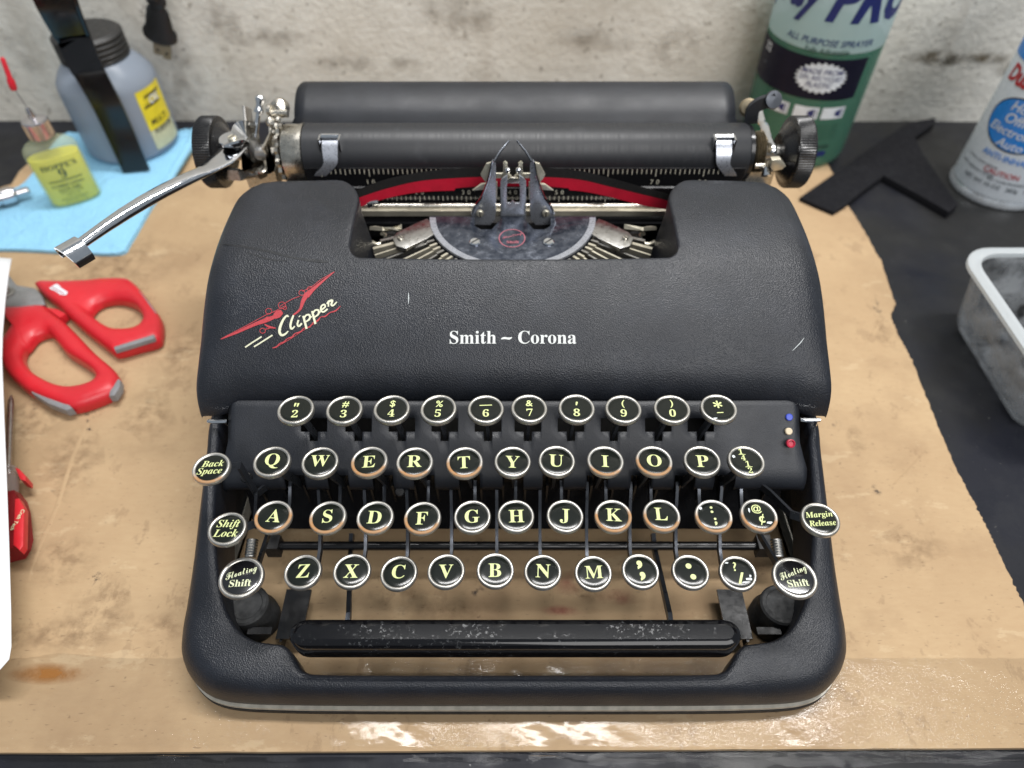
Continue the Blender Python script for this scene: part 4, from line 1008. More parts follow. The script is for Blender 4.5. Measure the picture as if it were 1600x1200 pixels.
# ball-ended release lever
bt = px(407, 150, y=252); bb = px(399, 214, y=244)
m = MB(); dd = (bt - bb).normalized(); L = (bt - bb).length
m.lathe([(1.2, 0), (1.2, L * .58), (2.2, L * .60), (2.4, L * .66), (1.6, L * .74), (1.7, L * .82), (2.4, L * .9), (2.5, L * .96), (1.6, L * 1.02), (0, L * 1.04)], 20, axis_m(bb, dd)); m.build('release_lever', M['chrome'], tw)
MB().tube([px(424, 177, y=252), px(450, 177, y=252)], 2.0, 14).tube([px(418, 172, y=252), px(424, 172, y=252)], 2.8, 14).build('bail_pin', M['nickel'], tw)
c = px(437, 168, y=256); MB().lathe([(5, -1), (5, 0), (3.6, 2.5), (0, 4)], 20, axis_m(c, (0, -.6, .6))).build('dome_cap', M['nickel'], tw)
for i, (u, v, r) in enumerate(((423, 190, 2.2), (431, 196, 1.7), (437, 204, 1.9), (428, 206, 1.6), (434, 186, 1.5), (426, 222, 2.2), (430, 240, 1.8))):
    c = px(u, v, y=246); MB().lathe([(r, -2), (r, 1), (r * .7, 1.6), (0, 1.7)], 14, axis_m(c, (.5, -.7, .4))).build('stud', M['nickel'], tw)
# return lever: hub plate bent over, broad shank, long handle with a lipped end
rl = []
hub = px(364, 217, z=121)
strap = smooth_path([px(345, 226, z=120), px(362, 217, z=121.5), px(380, 209, z=121.5), px(391, 210, z=119), px(397, 225, z=113), px(401, 246, z=106), px(404, 262, z=101)], 5)
ws_ = [3.0, 5.6, 6.6, 6.8, 6.8, 6.8, 6.8, 6.6, 6.4, 6.3, 6.2, 6.1, 6, 6, 5.8, 5.6, 5.4, 5.2, 5, 4.8, 4.6] + [4.4] * 40
m = MB(); rows = []
for i, p in enumerate(strap):
    d = (strap[min(i + 1, len(strap) - 1)] - strap[max(i - 1, 0)]).normalized(); sd = Vector((.42, .9, 0)); sd = (sd - d * sd.dot(d)).normalized(); nn = d.cross(sd)
    rows.append([p + sd * ws_[i], p - sd * ws_[i], p - sd * ws_[i] - nn * 1.1, p + sd * ws_[i] - nn * 1.1])
m.grid(rows, closed=True); m.add(rows[0], [(0, 1, 2, 3)]); m.add(rows[-1], [(3, 2, 1, 0)])
lev = m.build('return_lever', M['chrome'], tw)
MB().lathe([(7.0, -1.2), (7.0, -.2), (6.6, .1), (0, .15)], 32, Matrix.Translation(hub + Vector((0, 0, .5)))).build('hub_plate', M['chrome'], lev)
screw(Matrix.Translation(px(363, 216, z=122)), 2.3, M['cream_metal'], lev, .35)
h0, h1, h2, h3 = px(372, 226, z=117.5), px(346, 250, z=116.5), px(318, 268, z=117), px(125, 382, z=116)
hp = [h0, h0.lerp(h1, .5), h1, h1.lerp(h2, .5), h2] + [h2.lerp(h3, t) + Vector((0, 0, 2.0 * sin(pi * t))) for t in (.08, .2, .35, .5, .65, .8, .92, 1)]
hw = [5.5, 6.6, 6.8, 5.6, 4.4, 3.9, 3.8, 3.7, 3.6, 3.4, 3.1, 2.9, 2.8]; hh_ = [.9, .9, .9, 1.0, 1.4, 1.9, 2.1, 2.2, 2.2, 2.1, 1.9, 1.7, 1.6]
m = MB(); rows = []
for i, p in enumerate(hp):
    d = (hp[min(i + 1, len(hp) - 1)] - hp[max(i - 1, 0)]).normalized(); sd = Vector((-d.y, d.x, 0)).normalized(); nn = sd.cross(d) * -1
    if nn.z < 0: nn = -nn
    r = []
    for j in range(16):
        a = 2 * pi * j / 16; ca, sa = cos(a), sin(a)
        r.append(p + sd * hw[i] * math.copysign(abs(ca) ** .7, ca) + nn * hh_[i] * (math.copysign(abs(sa) ** .8, sa) + .25 * (1 - abs(ca)) * (sa > 0)))
    rows.append(r)
m.grid(rows, closed=True); m.add(rows[0], [tuple(range(16))]); m.add(rows[-1], [tuple(range(16))[::-1]])
m.build('handle', M['chrome'], lev, 40)
# lipped finger end: a curved chrome wall across the handle's tip
e = px(118, 386, z=116); d = (h3 - h2).normalized(); d = Vector((d.x, d.y, 0)).normalized(); sd = Vector((-d.y, d.x, 0))
e = e + d * 2.0; rows = []
for i in range(21):
    a = radians(-112 + 224 * i / 20); k_ = []
    for r_, s_ in ((1.0, -1), (1.0, 1), (.84, 1), (.84, -1)):
        q = e + sd * (6.8 * r_ * sin(a)) + d * (4.6 * s_ - 1.2 * (1 - cos(a)) * (s_ > 0)); k_.append(Vector((q.x, q.y, 113.0 + 6.2 * r_ * cos(a))))
    rows.append(k_)
m = MB().grid(rows, closed=True); m.add(rows[0], [(0, 1, 2, 3)]); m.add(rows[-1], [(3, 2, 1, 0)]); m.build('finger_end', M['chrome'], lev, 40)
m = MB(); bar(m, [px(346, 271, z=100), px(375, 273, z=100), px(404, 274, z=100), px(414, 268, z=101)], 1.1, 3.0); m.build('line_space_arm', M['steel'], tw)
c = px(411, 266, z=103); screw(Matrix.Translation(c), 3.0, M['nickel'], tw, .5)
# right end
XR = xr + 3.5
lx([(12.6, 0), (13.6, .4), (13.6, 2.2), (10, 2.6)], xr - .6).build('platen_end_cap', M['black'], tw)
for i in range(7): lx([(9.6, 0), (10.4, .3), (9.6, .6)], XR + i * .75, n=30).build('washer', M['nickel'] if i % 2 else M['brass'], tw)
rp = [px(u, v, x=XR + 10) for u, v in ((1181, 168), (1187, 172), (1192, 190), (1199, 212), (1206, 230), (1207, 240), (1200, 252), (1196, 268), (1199, 277))]
rp = [(p.y, p.z) for p in rp]
xplate(rp + [(rp[-1][0] + 10, rp[-1][1] - 6), (rp[4][0] + 14, rp[4][1]), (rp[0][0] + 7, rp[0][1])], XR + 10, 1.3, M['nickel'], 'carriage_end_plate')
edge_ = [px(u, v, x=XR + 9.6) for u, v in ((1186, 174), (1190, 190), (1194, 197), (1200, 214), (1206, 231), (1206, 239))]
MB().tube(smooth_path(edge_, 3), [1.9, 1.9, 2, 2, 1.7, 1.7, 2.3, 2.1, 1.8, 1.8, 1.9, 2.0, 2.4, 2.6, 2.6, 2.4][:16], 10).build('bail_arm', M['chrome'], tw)
tb = smooth_path([px(u, v, y=254) for u, v in ((1173, 192), (1176, 172), (1186, 163), (1196, 159), (1206, 156), (1213, 152))], 4)
m = MB(); bar(m, tb, 3.2, 1.3); m.build('release_tab', M['lever_steel'], tw); c = px(1208, 156, y=253); MB().lathe([(4.2, -1.2), (4.6, 0), (4.2, 1.2), (0, 1.5)], 20, axis_m(c, (.1, -.8, .5))).build('tab_pad', M['lever_steel'], tw)
c = px(1169, 168, y=258); MB().lathe([(4.6, -1), (4.6, 0), (3.4, 1.2), (0, 1.8)], 22, axis_m(c, (-.3, -.8, .5))).build('dome_cap', M['brass'], tw)
upright([(1206, 250), (1220, 249), (1228, 260), (1222, 265), (1208, 268), (1204, 262)], PY - 16, 3, M['cream_metal'], 'wing_lever')
MB().tube([px(1179, 259, y=234), px(1194, 259, y=234)], 1.6, 12).build('bail_pin', M['nickel'], tw); MB().tube([px(1197, 262, y=232), px(1197, 275, y=229)], [1.7, 2.6], 12).build('bail_stud', M['chrome'], tw)
MB().box((XR + 6, PY + 6, 95), (14, 26, 10)).build('carriage_end_block', M['nickel'], tw)
MB().box((XR + 4, PY + 1, PZ + 2), (4, 9, 14)).build('carriage_end_block', M['brass'], tw)
# ------------------------------------------------------------------ things round the typewriter
def rot2(x, y, a): return (x * cos(a) - y * sin(a), x * sin(a) + y * cos(a))
# blue shop towel: a folded pad
out = [(-60, 390), (0, 388), (60, 390), (120, 393), (186, 394), (204, 376), (236, 322), (262, 286), (290, 246), (309, 212), (306, 203), (290, 200), (262, 208), (200, 210), (120, 206), (105, 206), (84, 222), (40, 282), (0, 300), (-60, 320)]
pts = []
for u, v in out:
    p = px(u, v, z=3); pts.append((p.x, p.y))
pts = [(p.x, p.y) for p in smooth_closed(pts, 4)]
tow = thing('shop_towel', 'folded light blue shop towel under the oil bottles', 'towel', px(160, 330, z=0))
m = MB().prism(pts, 0.1, 1.5, None, .5); m.prism([(x * .995 - 1.6, y * .995 + 1.2) for x, y in pts], 1.55, 3.2, None, .6)
m.build('folded_layer', M['towel'], tow, 60)
c = [px(u, v, z=6) for u, v in ((258, 292), (280, 255), (300, 222), (306, 205))]
MB().tube(smooth_path([q - Vector((0, 0, 0)) for q in c], 5), [3.0] * 5 + [3.3] * 5 + [3.6] * 5 + [3.4], 14).build('rolled_edge', M['towel'], tow, 60)
TZ = 3.3
# grey-blue squat bottle
bx, by = -308.0, 434.0; bot = thing('plastic_bottle', 'squat bluish plastic bottle with ribbed black cap and yellow label', 'bottle', (bx, by, TZ))
T = Matrix.Translation((bx, by, TZ))
BR = 35.0
MB().lathe([(0, 0.2), (28, 0), (32, .8), (34.4, 3.5), (34.9, 8), (35, 30), (35, 52), (34, 57), (30, 63), (25.5, 68), (23.5, 70), (22, 71), (22, 76)], 56, T).build('bottle_body', M['hdpe_blue'], bot)
cap = [(22.5, 70.5), (24, 71), (24.2, 72.4)]
for i in range(4): cap += [(23.2, 73.2 + i * 3.6), (24.2, 74.0 + i * 3.6), (24.2, 75.6 + i * 3.6)]
cap += [(23, 87.6), (21.5, 88.5), (0, 88.6)]
MB().lathe(cap, 48, T).build('cap', M['cap_black'], bot, 25)
def wrap(vv, R, a0, zc, T3, lift=.25):
    return [Vector((T3[0] + (R + lift) * cos(a0 + x / R), T3[1] + (R + lift) * sin(a0 + x / R), T3[2] + zc + y)) for x, y in vv]
def rect(w, h, k=12): 
    vv = []; ff = []
    for i in range(k + 1): vv += [(-w / 2 + w * i / k, -h / 2), (-w / 2 + w * i / k, h / 2)]
    for i in range(k): ff.append((2 * i, 2 * i + 2, 2 * i + 3, 2 * i + 1))
    return vv, ff
def on_can(parent, T3, R, a0, name, mat, zc, vv, ff, x0=0, lift=.25, rot=0.0):
    vv = [(x * cos(rot) - y * sin(rot) + x0, x * sin(rot) + y * cos(rot)) for x, y in vv]
    return MB().add(wrap(vv, R, a0, zc, T3, lift), ff).build(name, mat, parent)
def can_text(parent, T3, R, a0, name, mat, zc, body, kind, size, x0=0, lift=.32, bold=0.0, shear=0.0, sxx=1.0, arch=0.0, rot=0.0):
    vv, ff, w, h = text2d(body, kind, size, bold=bold); vv, ff = fine(vv, ff, R * .12)
    vv = [(x * sxx + y * shear, y - arch * x * x) for x, y in vv]
    return on_can(parent, T3, R, a0, name, mat, zc, vv, ff, x0, lift, rot)
B3 = (bx, by, TZ); la = radians(-14)
on_can(bot, B3, BR, la, 'label', M['label_yellow'], 37, *rect(28, 30))
on_can(bot, B3, BR, la, 'label_strip', M['label_pale'], 14, *rect(28, 15))
v6, f6 = rect(17, 9, 8); on_can(bot, B3, BR, la, 'label_block', M['ink'], 43, [(x + y * .4, y) for x, y in v6], f6, -1, .3)
for zc, t_, s_, mt, x_ in ((43, 'OIL', 8, 'label_white', 1), (27.5, 'MULTI', 6, 'ink', -2), (20, 'PURPOSE', 5, 'ink', 0)):
    can_text(bot, B3, BR, la, 'label_lettering', M[mt], zc, t_, 'sansit', s_, x_, .5)
# glossy black strap leaning over the bottle
st = [px(214, 267, z=4.2), px(187, 205, y=396.5), px(165, 158, y=396.5), px(142, 116, y=396.5), px(138, 108, y=397), px(132, 98, y=399), px(117, 62, y=405), px(112, 54, y=405), px(94, 16, y=400), px(84, -10, y=398), px(72, -45, y=395)]
wd_ = [10.0, 10.2, 10.4, 10.8, 10.9, 11, 11.4, 11.8, 13, 13.4, 13.6]
rows = []; sp3 = smooth_path(st, 5); wsp = [p.x for p in smooth_path([(w, 0) for w in wd_], 5)]
for i, p in enumerate(sp3):
    d = (sp3[min(i + 1, len(sp3) - 1)] - sp3[max(i - 1, 0)]).normalized(); sd = Vector((1, .12, 0)).normalized(); sd = (sd - d * sd.dot(d)).normalized(); nn = sd.cross(d)
    rows.append([p + sd * wsp[i] - nn * .0, p - sd * wsp[i], p - sd * wsp[i] + nn * 1.6, p + sd * wsp[i] + nn * 1.6])
m = MB().grid(rows, closed=True); m.add(rows[0], [(0, 1, 2, 3)]); m.add(rows[-1], [(3, 2, 1, 0)])
sth = thing('metal_strap', 'bent glossy black strap standing against the bluish bottle', 'strap', st[0] - Vector((0, 0, .6)))
m.build('strap_band', M['gloss_black'], sth, 30)
for s in (-1, 1):
    q = smooth_path([st[7] + Vector((s * 11, 0, 0)), st[8] + Vector((s * 12.4, -.5, 1)), st[9] + Vector((s * 13, -.5, 1)), st[10] + Vector((s * 13, -.5, 1))], 4)
    MB().tube(q, 1.7, 8).build('strap_flange', M['gloss_black'], sth)
# small oil bottle with needle
ox, oy = px(118, 316, z=TZ).x, px(118, 316, z=TZ).y + 4; OA = radians(33)
oil = thing('oil_bottle', 'small clear bottle of yellow gun oil with metal cap and needle tip', 'bottle', (ox, oy, TZ))
def oval(z, w, d, n=40, p=2.6):
    r = []
    for i in range(n):
        a = 2 * pi * i / n; ca, sa = cos(a), sin(a)
        x = w * math.copysign(abs(ca) ** (2 / p), ca); y = d * math.copysign(abs(sa) ** (2 / p), sa); x, y = rot2(x, y, OA)
        r.append(Vector((ox + x, oy + y, TZ + z)))
    return r
def loft(rings, name, mat, par):
    m = MB().grid(rings, closed=True); n = len(rings[0]); m.add(rings[0], [tuple(range(n))[::-1]]); m.add(rings[-1], [tuple(range(n))]); return m.build(name, mat, par, 50)
loft([oval(.1, 14, 5.5), oval(.6, 16, 7.2), oval(2.2, 17.2, 8.4), oval(40, 17.4, 8.6), oval(43.5, 16.6, 8.2), oval(46.5, 13.5, 7.4), oval(48.5, 9.5, 6.6, p=2), oval(50, 7.6, 6.4, p=2), oval(53, 7.4, 6.4, p=2)], 'bottle_body', M['oil_bottle'], oil)
loft([oval(.9, 14, 5.5), oval(2.5, 15.9, 7.2), oval(35.5, 16.2, 7.4), oval(37, 16.2, 7.4)], 'oil', M['oil'], oil)
def oil_face(vv, z, off=9.0):
    r = []
    for x, y in vv:
        fx = min(1, abs(x) / 17.2); dd = 8.62 * (1 - fx ** 2.6) ** (1 / 2.6) + .18; a, b_ = rot2(x, -dd, OA); r.append(Vector((ox + a, oy + b_, TZ + z + y)))
    return r
for z, t_, k_, s_, bo in ((32.0, "HOPPE'S", 'serif', 5.6, .01), (26.2, '9', 'serif', 9.5, .02), (17.6, 'LUBRICATING', 'serif', 3.1, .015), (14.2, 'GUN OIL', 'serif', 3.6, .015), (11.6, 'For firearms, fishing', None, 1.8, 0), (9.6, 'reels, and all', None, 1.8, 0), (7.0, 'precision mechanisms', None, 2.0, 0), (4.8, '2.25 FL OZ  67 ML', None, 2.0, 0)):
    vv, ff, w, h = text2d(t_, k_, s_, bold=bo); vv, ff = fine(vv, ff, 2.5)
    MB().add(oil_face(vv, z), ff).build('label_lettering', M['ink_green'], oil)
vv, ff = rect(22, .7); MB().add(oil_face(vv, 21.2), ff).build('label_rule', M['ink_green'], oil)
T = Matrix.Translation((ox, oy, TZ))
MB().lathe([(7.5, 50.5), (8.3, 51), (8.4, 53), (8.4, 61.5), (7.8, 62.6), (5, 63.2), (2.2, 64), (1.8, 69), (1.2, 71), (0, 71.2)], 72, T, ridge=(2, 3)).build('cap', M['aluminium'], oil, 20)
nt0 = Vector((ox, oy, TZ + 70)); nt1 = px(20, 135, y=oy + 2); nt2 = px(4, 92, y=oy + 3)
MB().tube([nt0, nt1], .38, 8).build('needle', M['steel'], oil)
dd = (nt2 - nt1); L = dd.length; MB().lathe([(1.9, -L * .12), (2.3, 0), (2.3, L * .22), (1.6, L * .3), (1.4, L), (.8, L * 1.05), (0, L * 1.06)], 16, axis_m(nt1, dd)).build('needle_cover', M['needle_red'], oil)
# hose fitting lying on the towel at the left edge
fa = px(-30, 318, z=9.5); fb = px(46, 297, z=9.5); d = (fb - fa); L = d.length
ft = thing('hose_fitting', 'silver metal hose fitting lying on the towel at the left', 'fitting', (fa.x, fa.y, TZ))
MB().lathe([(5.6, 0), (6.0, .5), (6.0, L * .35), (5.2, L * .36), (5.2, L * .4), (6.1, L * .42), (6.1, L * .62), (5.4, L * .7), (3.4, L * .73), (2.7, L * .74)], 32, axis_m(fa, d)).build('fitting_body', M['aluminium'], ft, 25)
MB().lathe([(2.8, L * .72), (2.8, L * .97), (2.2, L), (1.5, L), (1.4, L * .9)], 24, axis_m(fa, d)).build('nozzle', M['aluminium'], ft, 25)
# power plug hanging by its cord in front of the wall
pt_, pb_ = px(244, -60, y=452), px(251, 60, y=452)
pl = thing('power_plug', 'black two-prong power plug hanging in front of the wall', 'plug', px(254, 95, y=452))
cr = smooth_path([px(238, -260, y=466), px(240, -120, y=458), px(243, -30, y=453), px(243, 0, y=452)], 6)
MB().tube(cr, 3.6, 12).build('cord', M['plug'], pl)
d = pb_ - px(242, -14, y=452); o0 = px(242, -14, y=452); L = d.length
rings = []
for t, w_, h_ in ((0, 5.2, 4.2), (.12, 6.0, 4.6), (.16, 7.0, 5.0), (.22, 7.0, 5.0), (.25, 5.6, 4.4), (.36, 5.8, 4.6), (.40, 7.6, 5.6), (.58, 8.8, 6.2), (.72, 9.4, 6.6), (.80, 10.4, 7.0), (.85, 12.0, 8.0), (.96, 12.0, 8.0), (.99, 11, 7), (1.0, 8, 5)):
    c = o0 + d * t; rings.append([c + Vector((w_ * cos(a), h_ * .4 * sin(a), h_ * .6 * sin(a) + w_ * -.22 * cos(a))) for a in [2 * pi * i / 24 for i in range(24)]])
m = MB().grid(rings, closed=True); m.add(rings[-1], [tuple(range(24))]); m.build('plug_body', M['plug'], pl, 40)
for u in (246, 260):
    c = px(u - 1, 58 + (u - 246) * .25, y=451); e = px(u + 1, 86 + (u - 246) * .5, y=451); m = MB()
    dd = (e - c); rows = []
    for t in (0, .9, 1): 
        w_ = 3.1 if t < 1 else 2.2; q = c + dd * t; rows.append([q + Vector((w_, 0, -.6)), q + Vector((w_, 1.4, -.6)), q + Vector((-w_, 1.4, .6)), q + Vector((-w_, 0, .6))])
    m.grid(rows, closed=True); m.add(rows[-1], [(0, 1, 2, 3)]); m.build('prong', M['brass'], pl)
    q = c + dd * .72; MB().lathe([(1.1, 0), (0, .05)], 14, axis_m(q - Vector((0, .08, 0)), (0, -1, 0))).build('prong_hole', M['black'], pl)
# green spray bottle
gx, gy, GR = 228.5, 441.0, 41.0; gb = thing('spray_bottle', 'green-filled translucent spray bottle with dark printed label', 'bottle', (gx, gy, -2.4))
T = Matrix.Translation((gx, gy, -2.4)); G3 = (gx, gy, -2.4)
MB().lathe([(0, .6), (34, 0), (38, 1), (40.2, 4), (41, 9), (41, 92)], 64, T).build('bottle_body', M['hdpe_green'], gb)
MB().lathe([(41, 92), (41, 118), (40.4, 124), (39.6, 150), (37, 170), (28, 195), (17, 215), (14, 228), (14, 236)], 64, T).build('bottle_shoulder', M['hdpe_pale'], gb)
MB().lathe([(0, 1.4), (37, 1.6), (39.6, 5), (40.3, 9), (40.3, 92), (0, 92.2)], 64, T).build('liquid', M['green_liquid'], gb)
ga = radians(-90 - 20)
on_can(gb, G3, GR, ga, 'label_panel', M['navy_dark'], 73.5, *rect(96, 29, 40), -13)
star = []
for i in range(48):
    r = 1.0 if i % 2 == 0 else .84; star.append((18.5 * r * cos(2 * pi * i / 48), 11.2 * r * sin(2 * pi * i / 48)))
vv = [(0, 0)] + star; ff = [(0, 1 + i, 1 + (i + 1) % 48) for i in range(48)]; vv, ff = fine(vv, ff, 3)
on_can(gb, G3, GR, ga, 'label_burst', M['label_white'], 74.5, vv, ff, 4, .45)
for z, t_, s_ in ((79, 'MADE FROM', 5.0), (74.4, '25% RECYCLED', 4.4), (69.8, 'PLASTIC', 4.8)): can_text(gb, G3, GR, ga, 'label_lettering', M['navy'], z, t_, 'sansit', s_, 4, .62)
can_text(gb, G3, GR, ga, 'label_lettering', M['navy'], 127, 'PRO', 'sansit', 40, 27, .34, .03, .08, .80)
can_text(gb, G3, GR, ga, 'label_lettering', M['navy'], 125, 'Spray', 'sansit', 34, -38, .40, .05, .08, .72)
can_text(gb, G3, GR, ga, 'label_lettering', M['navy'], 98.5, 'ALL PURPOSE SPRAYER', 'sansit', 6.0, 2, .34, .012)
can_text(gb, G3, GR, ga, 'label_lettering', M['ink_green'], 92.5, 'Fully Adjustable', 'sansit', 4.8, 2, .34)
for i, x in enumerate((-20, 1.5, 21.5)):
    on_can(gb, G3, GR, ga, 'label_box', M['label_white'], 49, *rect(17.5, 8.8), x, .34)
    on_can(gb, G3, GR, ga, 'label_box_mark', M['navy'], 49, [(-1, -1.4), (3.4, -3.2), (3.4, 3.2), (-1, 1.4)], [(0, 1, 2, 3)], x + 2.2, .6)
    on_can(gb, G3, GR, ga, 'label_box_mark', M['navy'], 49, *rect(.6, 7), x + 6.9, .6)
for j in range(4):
    can_text(gb, G3, GR, ga, 'label_lettering', M['ink_green'], 39 - j * 3.3, 'Adjustable nozzle sprays mist or stream', None, 2.3, 12, .3)
on_can(gb, G3, GR, ga, 'label_bar', M['navy'], 16, *rect(26, 4.2), 14, .3); on_can(gb, G3, GR, ga, 'label_bar', M['ink_green'], 22, *rect(28, 2.2), 14, .3)
can_text(gb, G3, GR, ga, 'label_lettering', M['label_white'], 83, '32', 'sans', 8, -44, .45); can_text(gb, G3, GR, ga, 'label_lettering', M['grey_ink'], 72, 'oz', 'sans', 4, -44, .45)
# air duster can
dx, dy, DR = 371.5, 381.0, 32.0; dc = thing('aerosol_can', 'white air duster can with a blue oval, cut off at the right', 'can', (dx, dy, -2.4))
T = Matrix.Translation((dx, dy, -2.4)); D3 = (dx, dy, -2.4); da = radians(-90 - 54)
MB().lathe([(31.4, 6.8), (32, 7.2), (32, 150), (30, 156), (22, 164), (13, 168), (13, 172), (0, 173)], 64, T).build('can_body', M['can_white'], dc)
MB().lathe([(28, 2.0), (30.4, .3), (32, 0), (32.9, .8), (33.1, 2.4), (32.4, 4.6), (31.6, 6.8)], 64, T).build('bottom_ring', M['can_ring'], dc)
on_can(dc, D3, DR, da, 'top_band', M['can_blue'], 112, *rect(2 * pi * DR * .98, 30, 80))
ovl = lambda a, b_, k=48: ([(0, 0)] + [(a * cos(2 * pi * i / k), b_ * sin(2 * pi * i / k)) for i in range(k)], [(0, 1 + i, 1 + (i + 1) % k) for i in range(k)])
vv, ff = ovl(25.0, 18.4); on_can(dc, D3, DR, da, 'oval_border', M['ink'], 60, *fine(vv, ff, 4), 3, .26)
vv, ff = ovl(23.8, 17.4); on_can(dc, D3, DR, da, 'oval', M['can_blue'], 60, *fine(vv, ff, 4), 3, .42)
for z, t_, s_ in ((71.5, 'Home', 9), (63.5, 'Office', 9.5), (55, 'Electronics', 8.6), (46.8, 'Auto', 8.6)): can_text(dc, D3, DR, da, 'label_lettering', M['label_white'], z, t_, 'sansit', s_, 3, .62, .02)
can_text(dc, D3, DR, da, 'label_lettering', M['can_red'], 88, 'Dust', 'sansit', 15, -13, .34, .03, 0, .8)
can_text(dc, D3, DR, da, 'label_lettering', M['can_blue'], 37, 'ANTI-INHALANT', 'sans', 6.2, 11, .34, .0, 0, .95)
can_text(dc, D3, DR, da, 'label_lettering', M['can_red'], 26, 'CAUTION', 'sans', 5.4, 8, .34, .01)
for z, t_, s_, x in ((29, 'CONTENTS UNDER PRESSURE', 2.0, -9), (20.5, 'MAY CAUSE FROSTBITE', 2.4, 14), (22.5, 'READ CAREFULLY OTHER', 2.6, -10), (15.5, 'NET WT 10 OZ   283g   1.0 L', 4.2, 10)): can_text(dc, D3, DR, da, 'label_lettering', M['grey_ink'], z, t_, 'sans', s_, x, .34)
# cloudy plastic tub
TW = [(262, 300), (134, 238)]
tub = thing('plastic_tub', 'cloudy clear plastic tub at the right edge', 'tub', (330, 186, -2.4))
def rrect(x0, x1, y0, y1, r, z, k=7):
    out = []
    for cx_, cy_, a0 in ((x1 - r, y1 - r, 0), (x0 + r, y1 - r, pi / 2), (x0 + r, y0 + r, pi), (x1 - r, y0 + r, 1.5 * pi)):
        for i in range(k + 1): a = a0 + pi / 2 * i / k; out.append(Vector((cx_ + r * cos(a), cy_ + r * sin(a), z)))
    return out
rg = [rrect(280, 388, 148, 226, 8, -2.2), rrect(275, 393, 143, 231, 12, -.4), rrect(272, 396, 140, 234, 14, 5), rrect(266.5, 401, 136, 239, 16, 38), rrect(266, 402, 135.6, 239.4, 16, 42.5)]
m = MB().grid(rg, closed=True); m.add(rg[0], [tuple(range(len(rg[0])))[::-1]]); wl = m.build('tub_wall', M['tub'], tub, 50)
so = wl.modifiers.new('thickness', 'SOLIDIFY'); so.thickness = .0012
rg = [rrect(266.4, 401.6, 136, 239, 16, 42.2), rrect(262.6, 405.4, 132.4, 242.6, 19, 41.6), rrect(261, 407, 131, 244, 20, 42.8), rrect(261, 407, 131, 244, 20, 45.2), rrect(263, 405, 133, 242, 19, 46.2), rrect(267.4, 400.6, 137, 238, 16, 45.6), rrect(267.8, 400.2, 137.4, 237.6, 16, 43)]
MB().grid(rg, closed=True).build('rim', M['tub_rim'], tub, 50)
# black foam corner piece
fo = [(1250, 308), (1310, 266), (1380, 217), (1420, 191), (1462, 184), (1461, 192), (1430, 214), (1438, 232), (1452, 254), (1474, 286), (1497, 320), (1483, 331), (1434, 303), (1381, 274), (1348, 298), (1320, 321), (1303, 331), (1274, 319)]
fp = [px(u, v, z=3.5) for u, v in fo]
tag(MB().prism([(p.x, p.y) for p in fp], -2.3, 3.5, None, .5).build('foam_corner', M['foam']), 'black angled foam piece lying between the green bottle and the white can', 'foam')
# scissors
sc_ = thing('scissors', 'open red-handled scissors with grey inserts on the cardboard', 'scissors', px(110, 520, z=0))
ZC = lambda X, Y: (X / 4.286, 380 + Y / 4.286)
def loop(outer, inner, zt, name, z0=.4, dome=3.0):
    k = 6
    O = [px(*ZC(*q), z=zt * .55) for q in outer]; I = [px(*ZC(*q), z=zt * .55) for q in inner]
    O = smooth_closed([(p.x, p.y) for p in O], k); I = smooth_closed([(p.x, p.y) for p in I], k); n = len(O)
    rings = []
    for f, z in ((.06, z0), (0, z0 + 1.6), (0, zt - 4.2), (.07, zt - 2.0), (.2, zt - .5), (.42, zt), (.65, zt), (.84, zt - .8), (.95, zt - 2.4), (1, zt - 4.4), (1, z0 + 1.6), (.93, z0)):
        rings.append([Vector((*(O[i].lerp(I[i], f)), z)) for i in range(n)])
    rings.append(rings[0])
    return MB().grid(rings, closed=True).build(name, M['red_grip'], sc_, 50)
# upper handle: outer and inner rings listed point for point
uo = [(240, 265), (400, 262), (560, 258), (700, 246), (840, 247), (892, 270), (960, 340), (1040, 450), (1085, 520), (1085, 620), (1060, 668), (930, 705), (790, 742), (745, 725), (640, 645), (520, 545), (400, 430), (300, 350)]
ui = [(610, 470), (640, 430), (680, 405), (720, 392), (790, 385), (860, 400), (910, 425), (945, 465), (962, 500), (955, 530), (925, 560), (870, 580), (790, 582), (740, 574), (690, 550), (655, 525), (625, 500), (612, 485)]
loop(uo, ui, 10.5, 'upper_handle')
lo_ = [(10, 440), (150, 432), (290, 425), (345, 470), (440, 540), (540, 640), (640, 745), (740, 830), (795, 890), (800, 950), (770, 1010), (640, 1070), (490, 1112), (390, 1085), (260, 1035), (170, 985), (60, 880), (10, 770), (20, 660), (80, 560), (60, 500)]
li = [(200, 690), (240, 640), (290, 615), (330, 608), (350, 620), (400, 680), (450, 740), (540, 800), (600, 840), (640, 880), (645, 905), (620, 935), (540, 960), (450, 970), (360, 950), (270, 905), (210, 860), (170, 800), (160, 760), (170, 720), (185, 705)]
loop(lo_, li, 10.5, 'lower_handle')
def slab(pts, z, th, mat, name, bevel=.5):
    pl_ = [px(*ZC(*q), z=z) for q in pts]
    return MB().prism([(p.x, p.y) for p in pl_], z - th, z, None, bevel).build(name, mat, sc_)
slab([(-120, 60), (-20, 120), (60, 215), (110, 280), (235, 300), (280, 350), (305, 412), (200, 425), (10, 445), (-140, 470)], 6.2, 3, M['blade'], 'blade', .4)
slab([(-260, 330), (-100, 300), (20, 330), (10, 390), (-240, 420)], 3.0, 2.4, M['blade'], 'blade', .4)
c = px(*ZC(40, 335), z=6.2); MB().lathe([(5.4, -.2), (5.4, .7), (4.8, 1.0), (3.4, 1.05), (3.2, .6), (2.6, .7), (2.4, 1.6), (0, 1.8)], 30, Matrix.Translation(c)).build('pivot_screw', M['steel'], sc_)
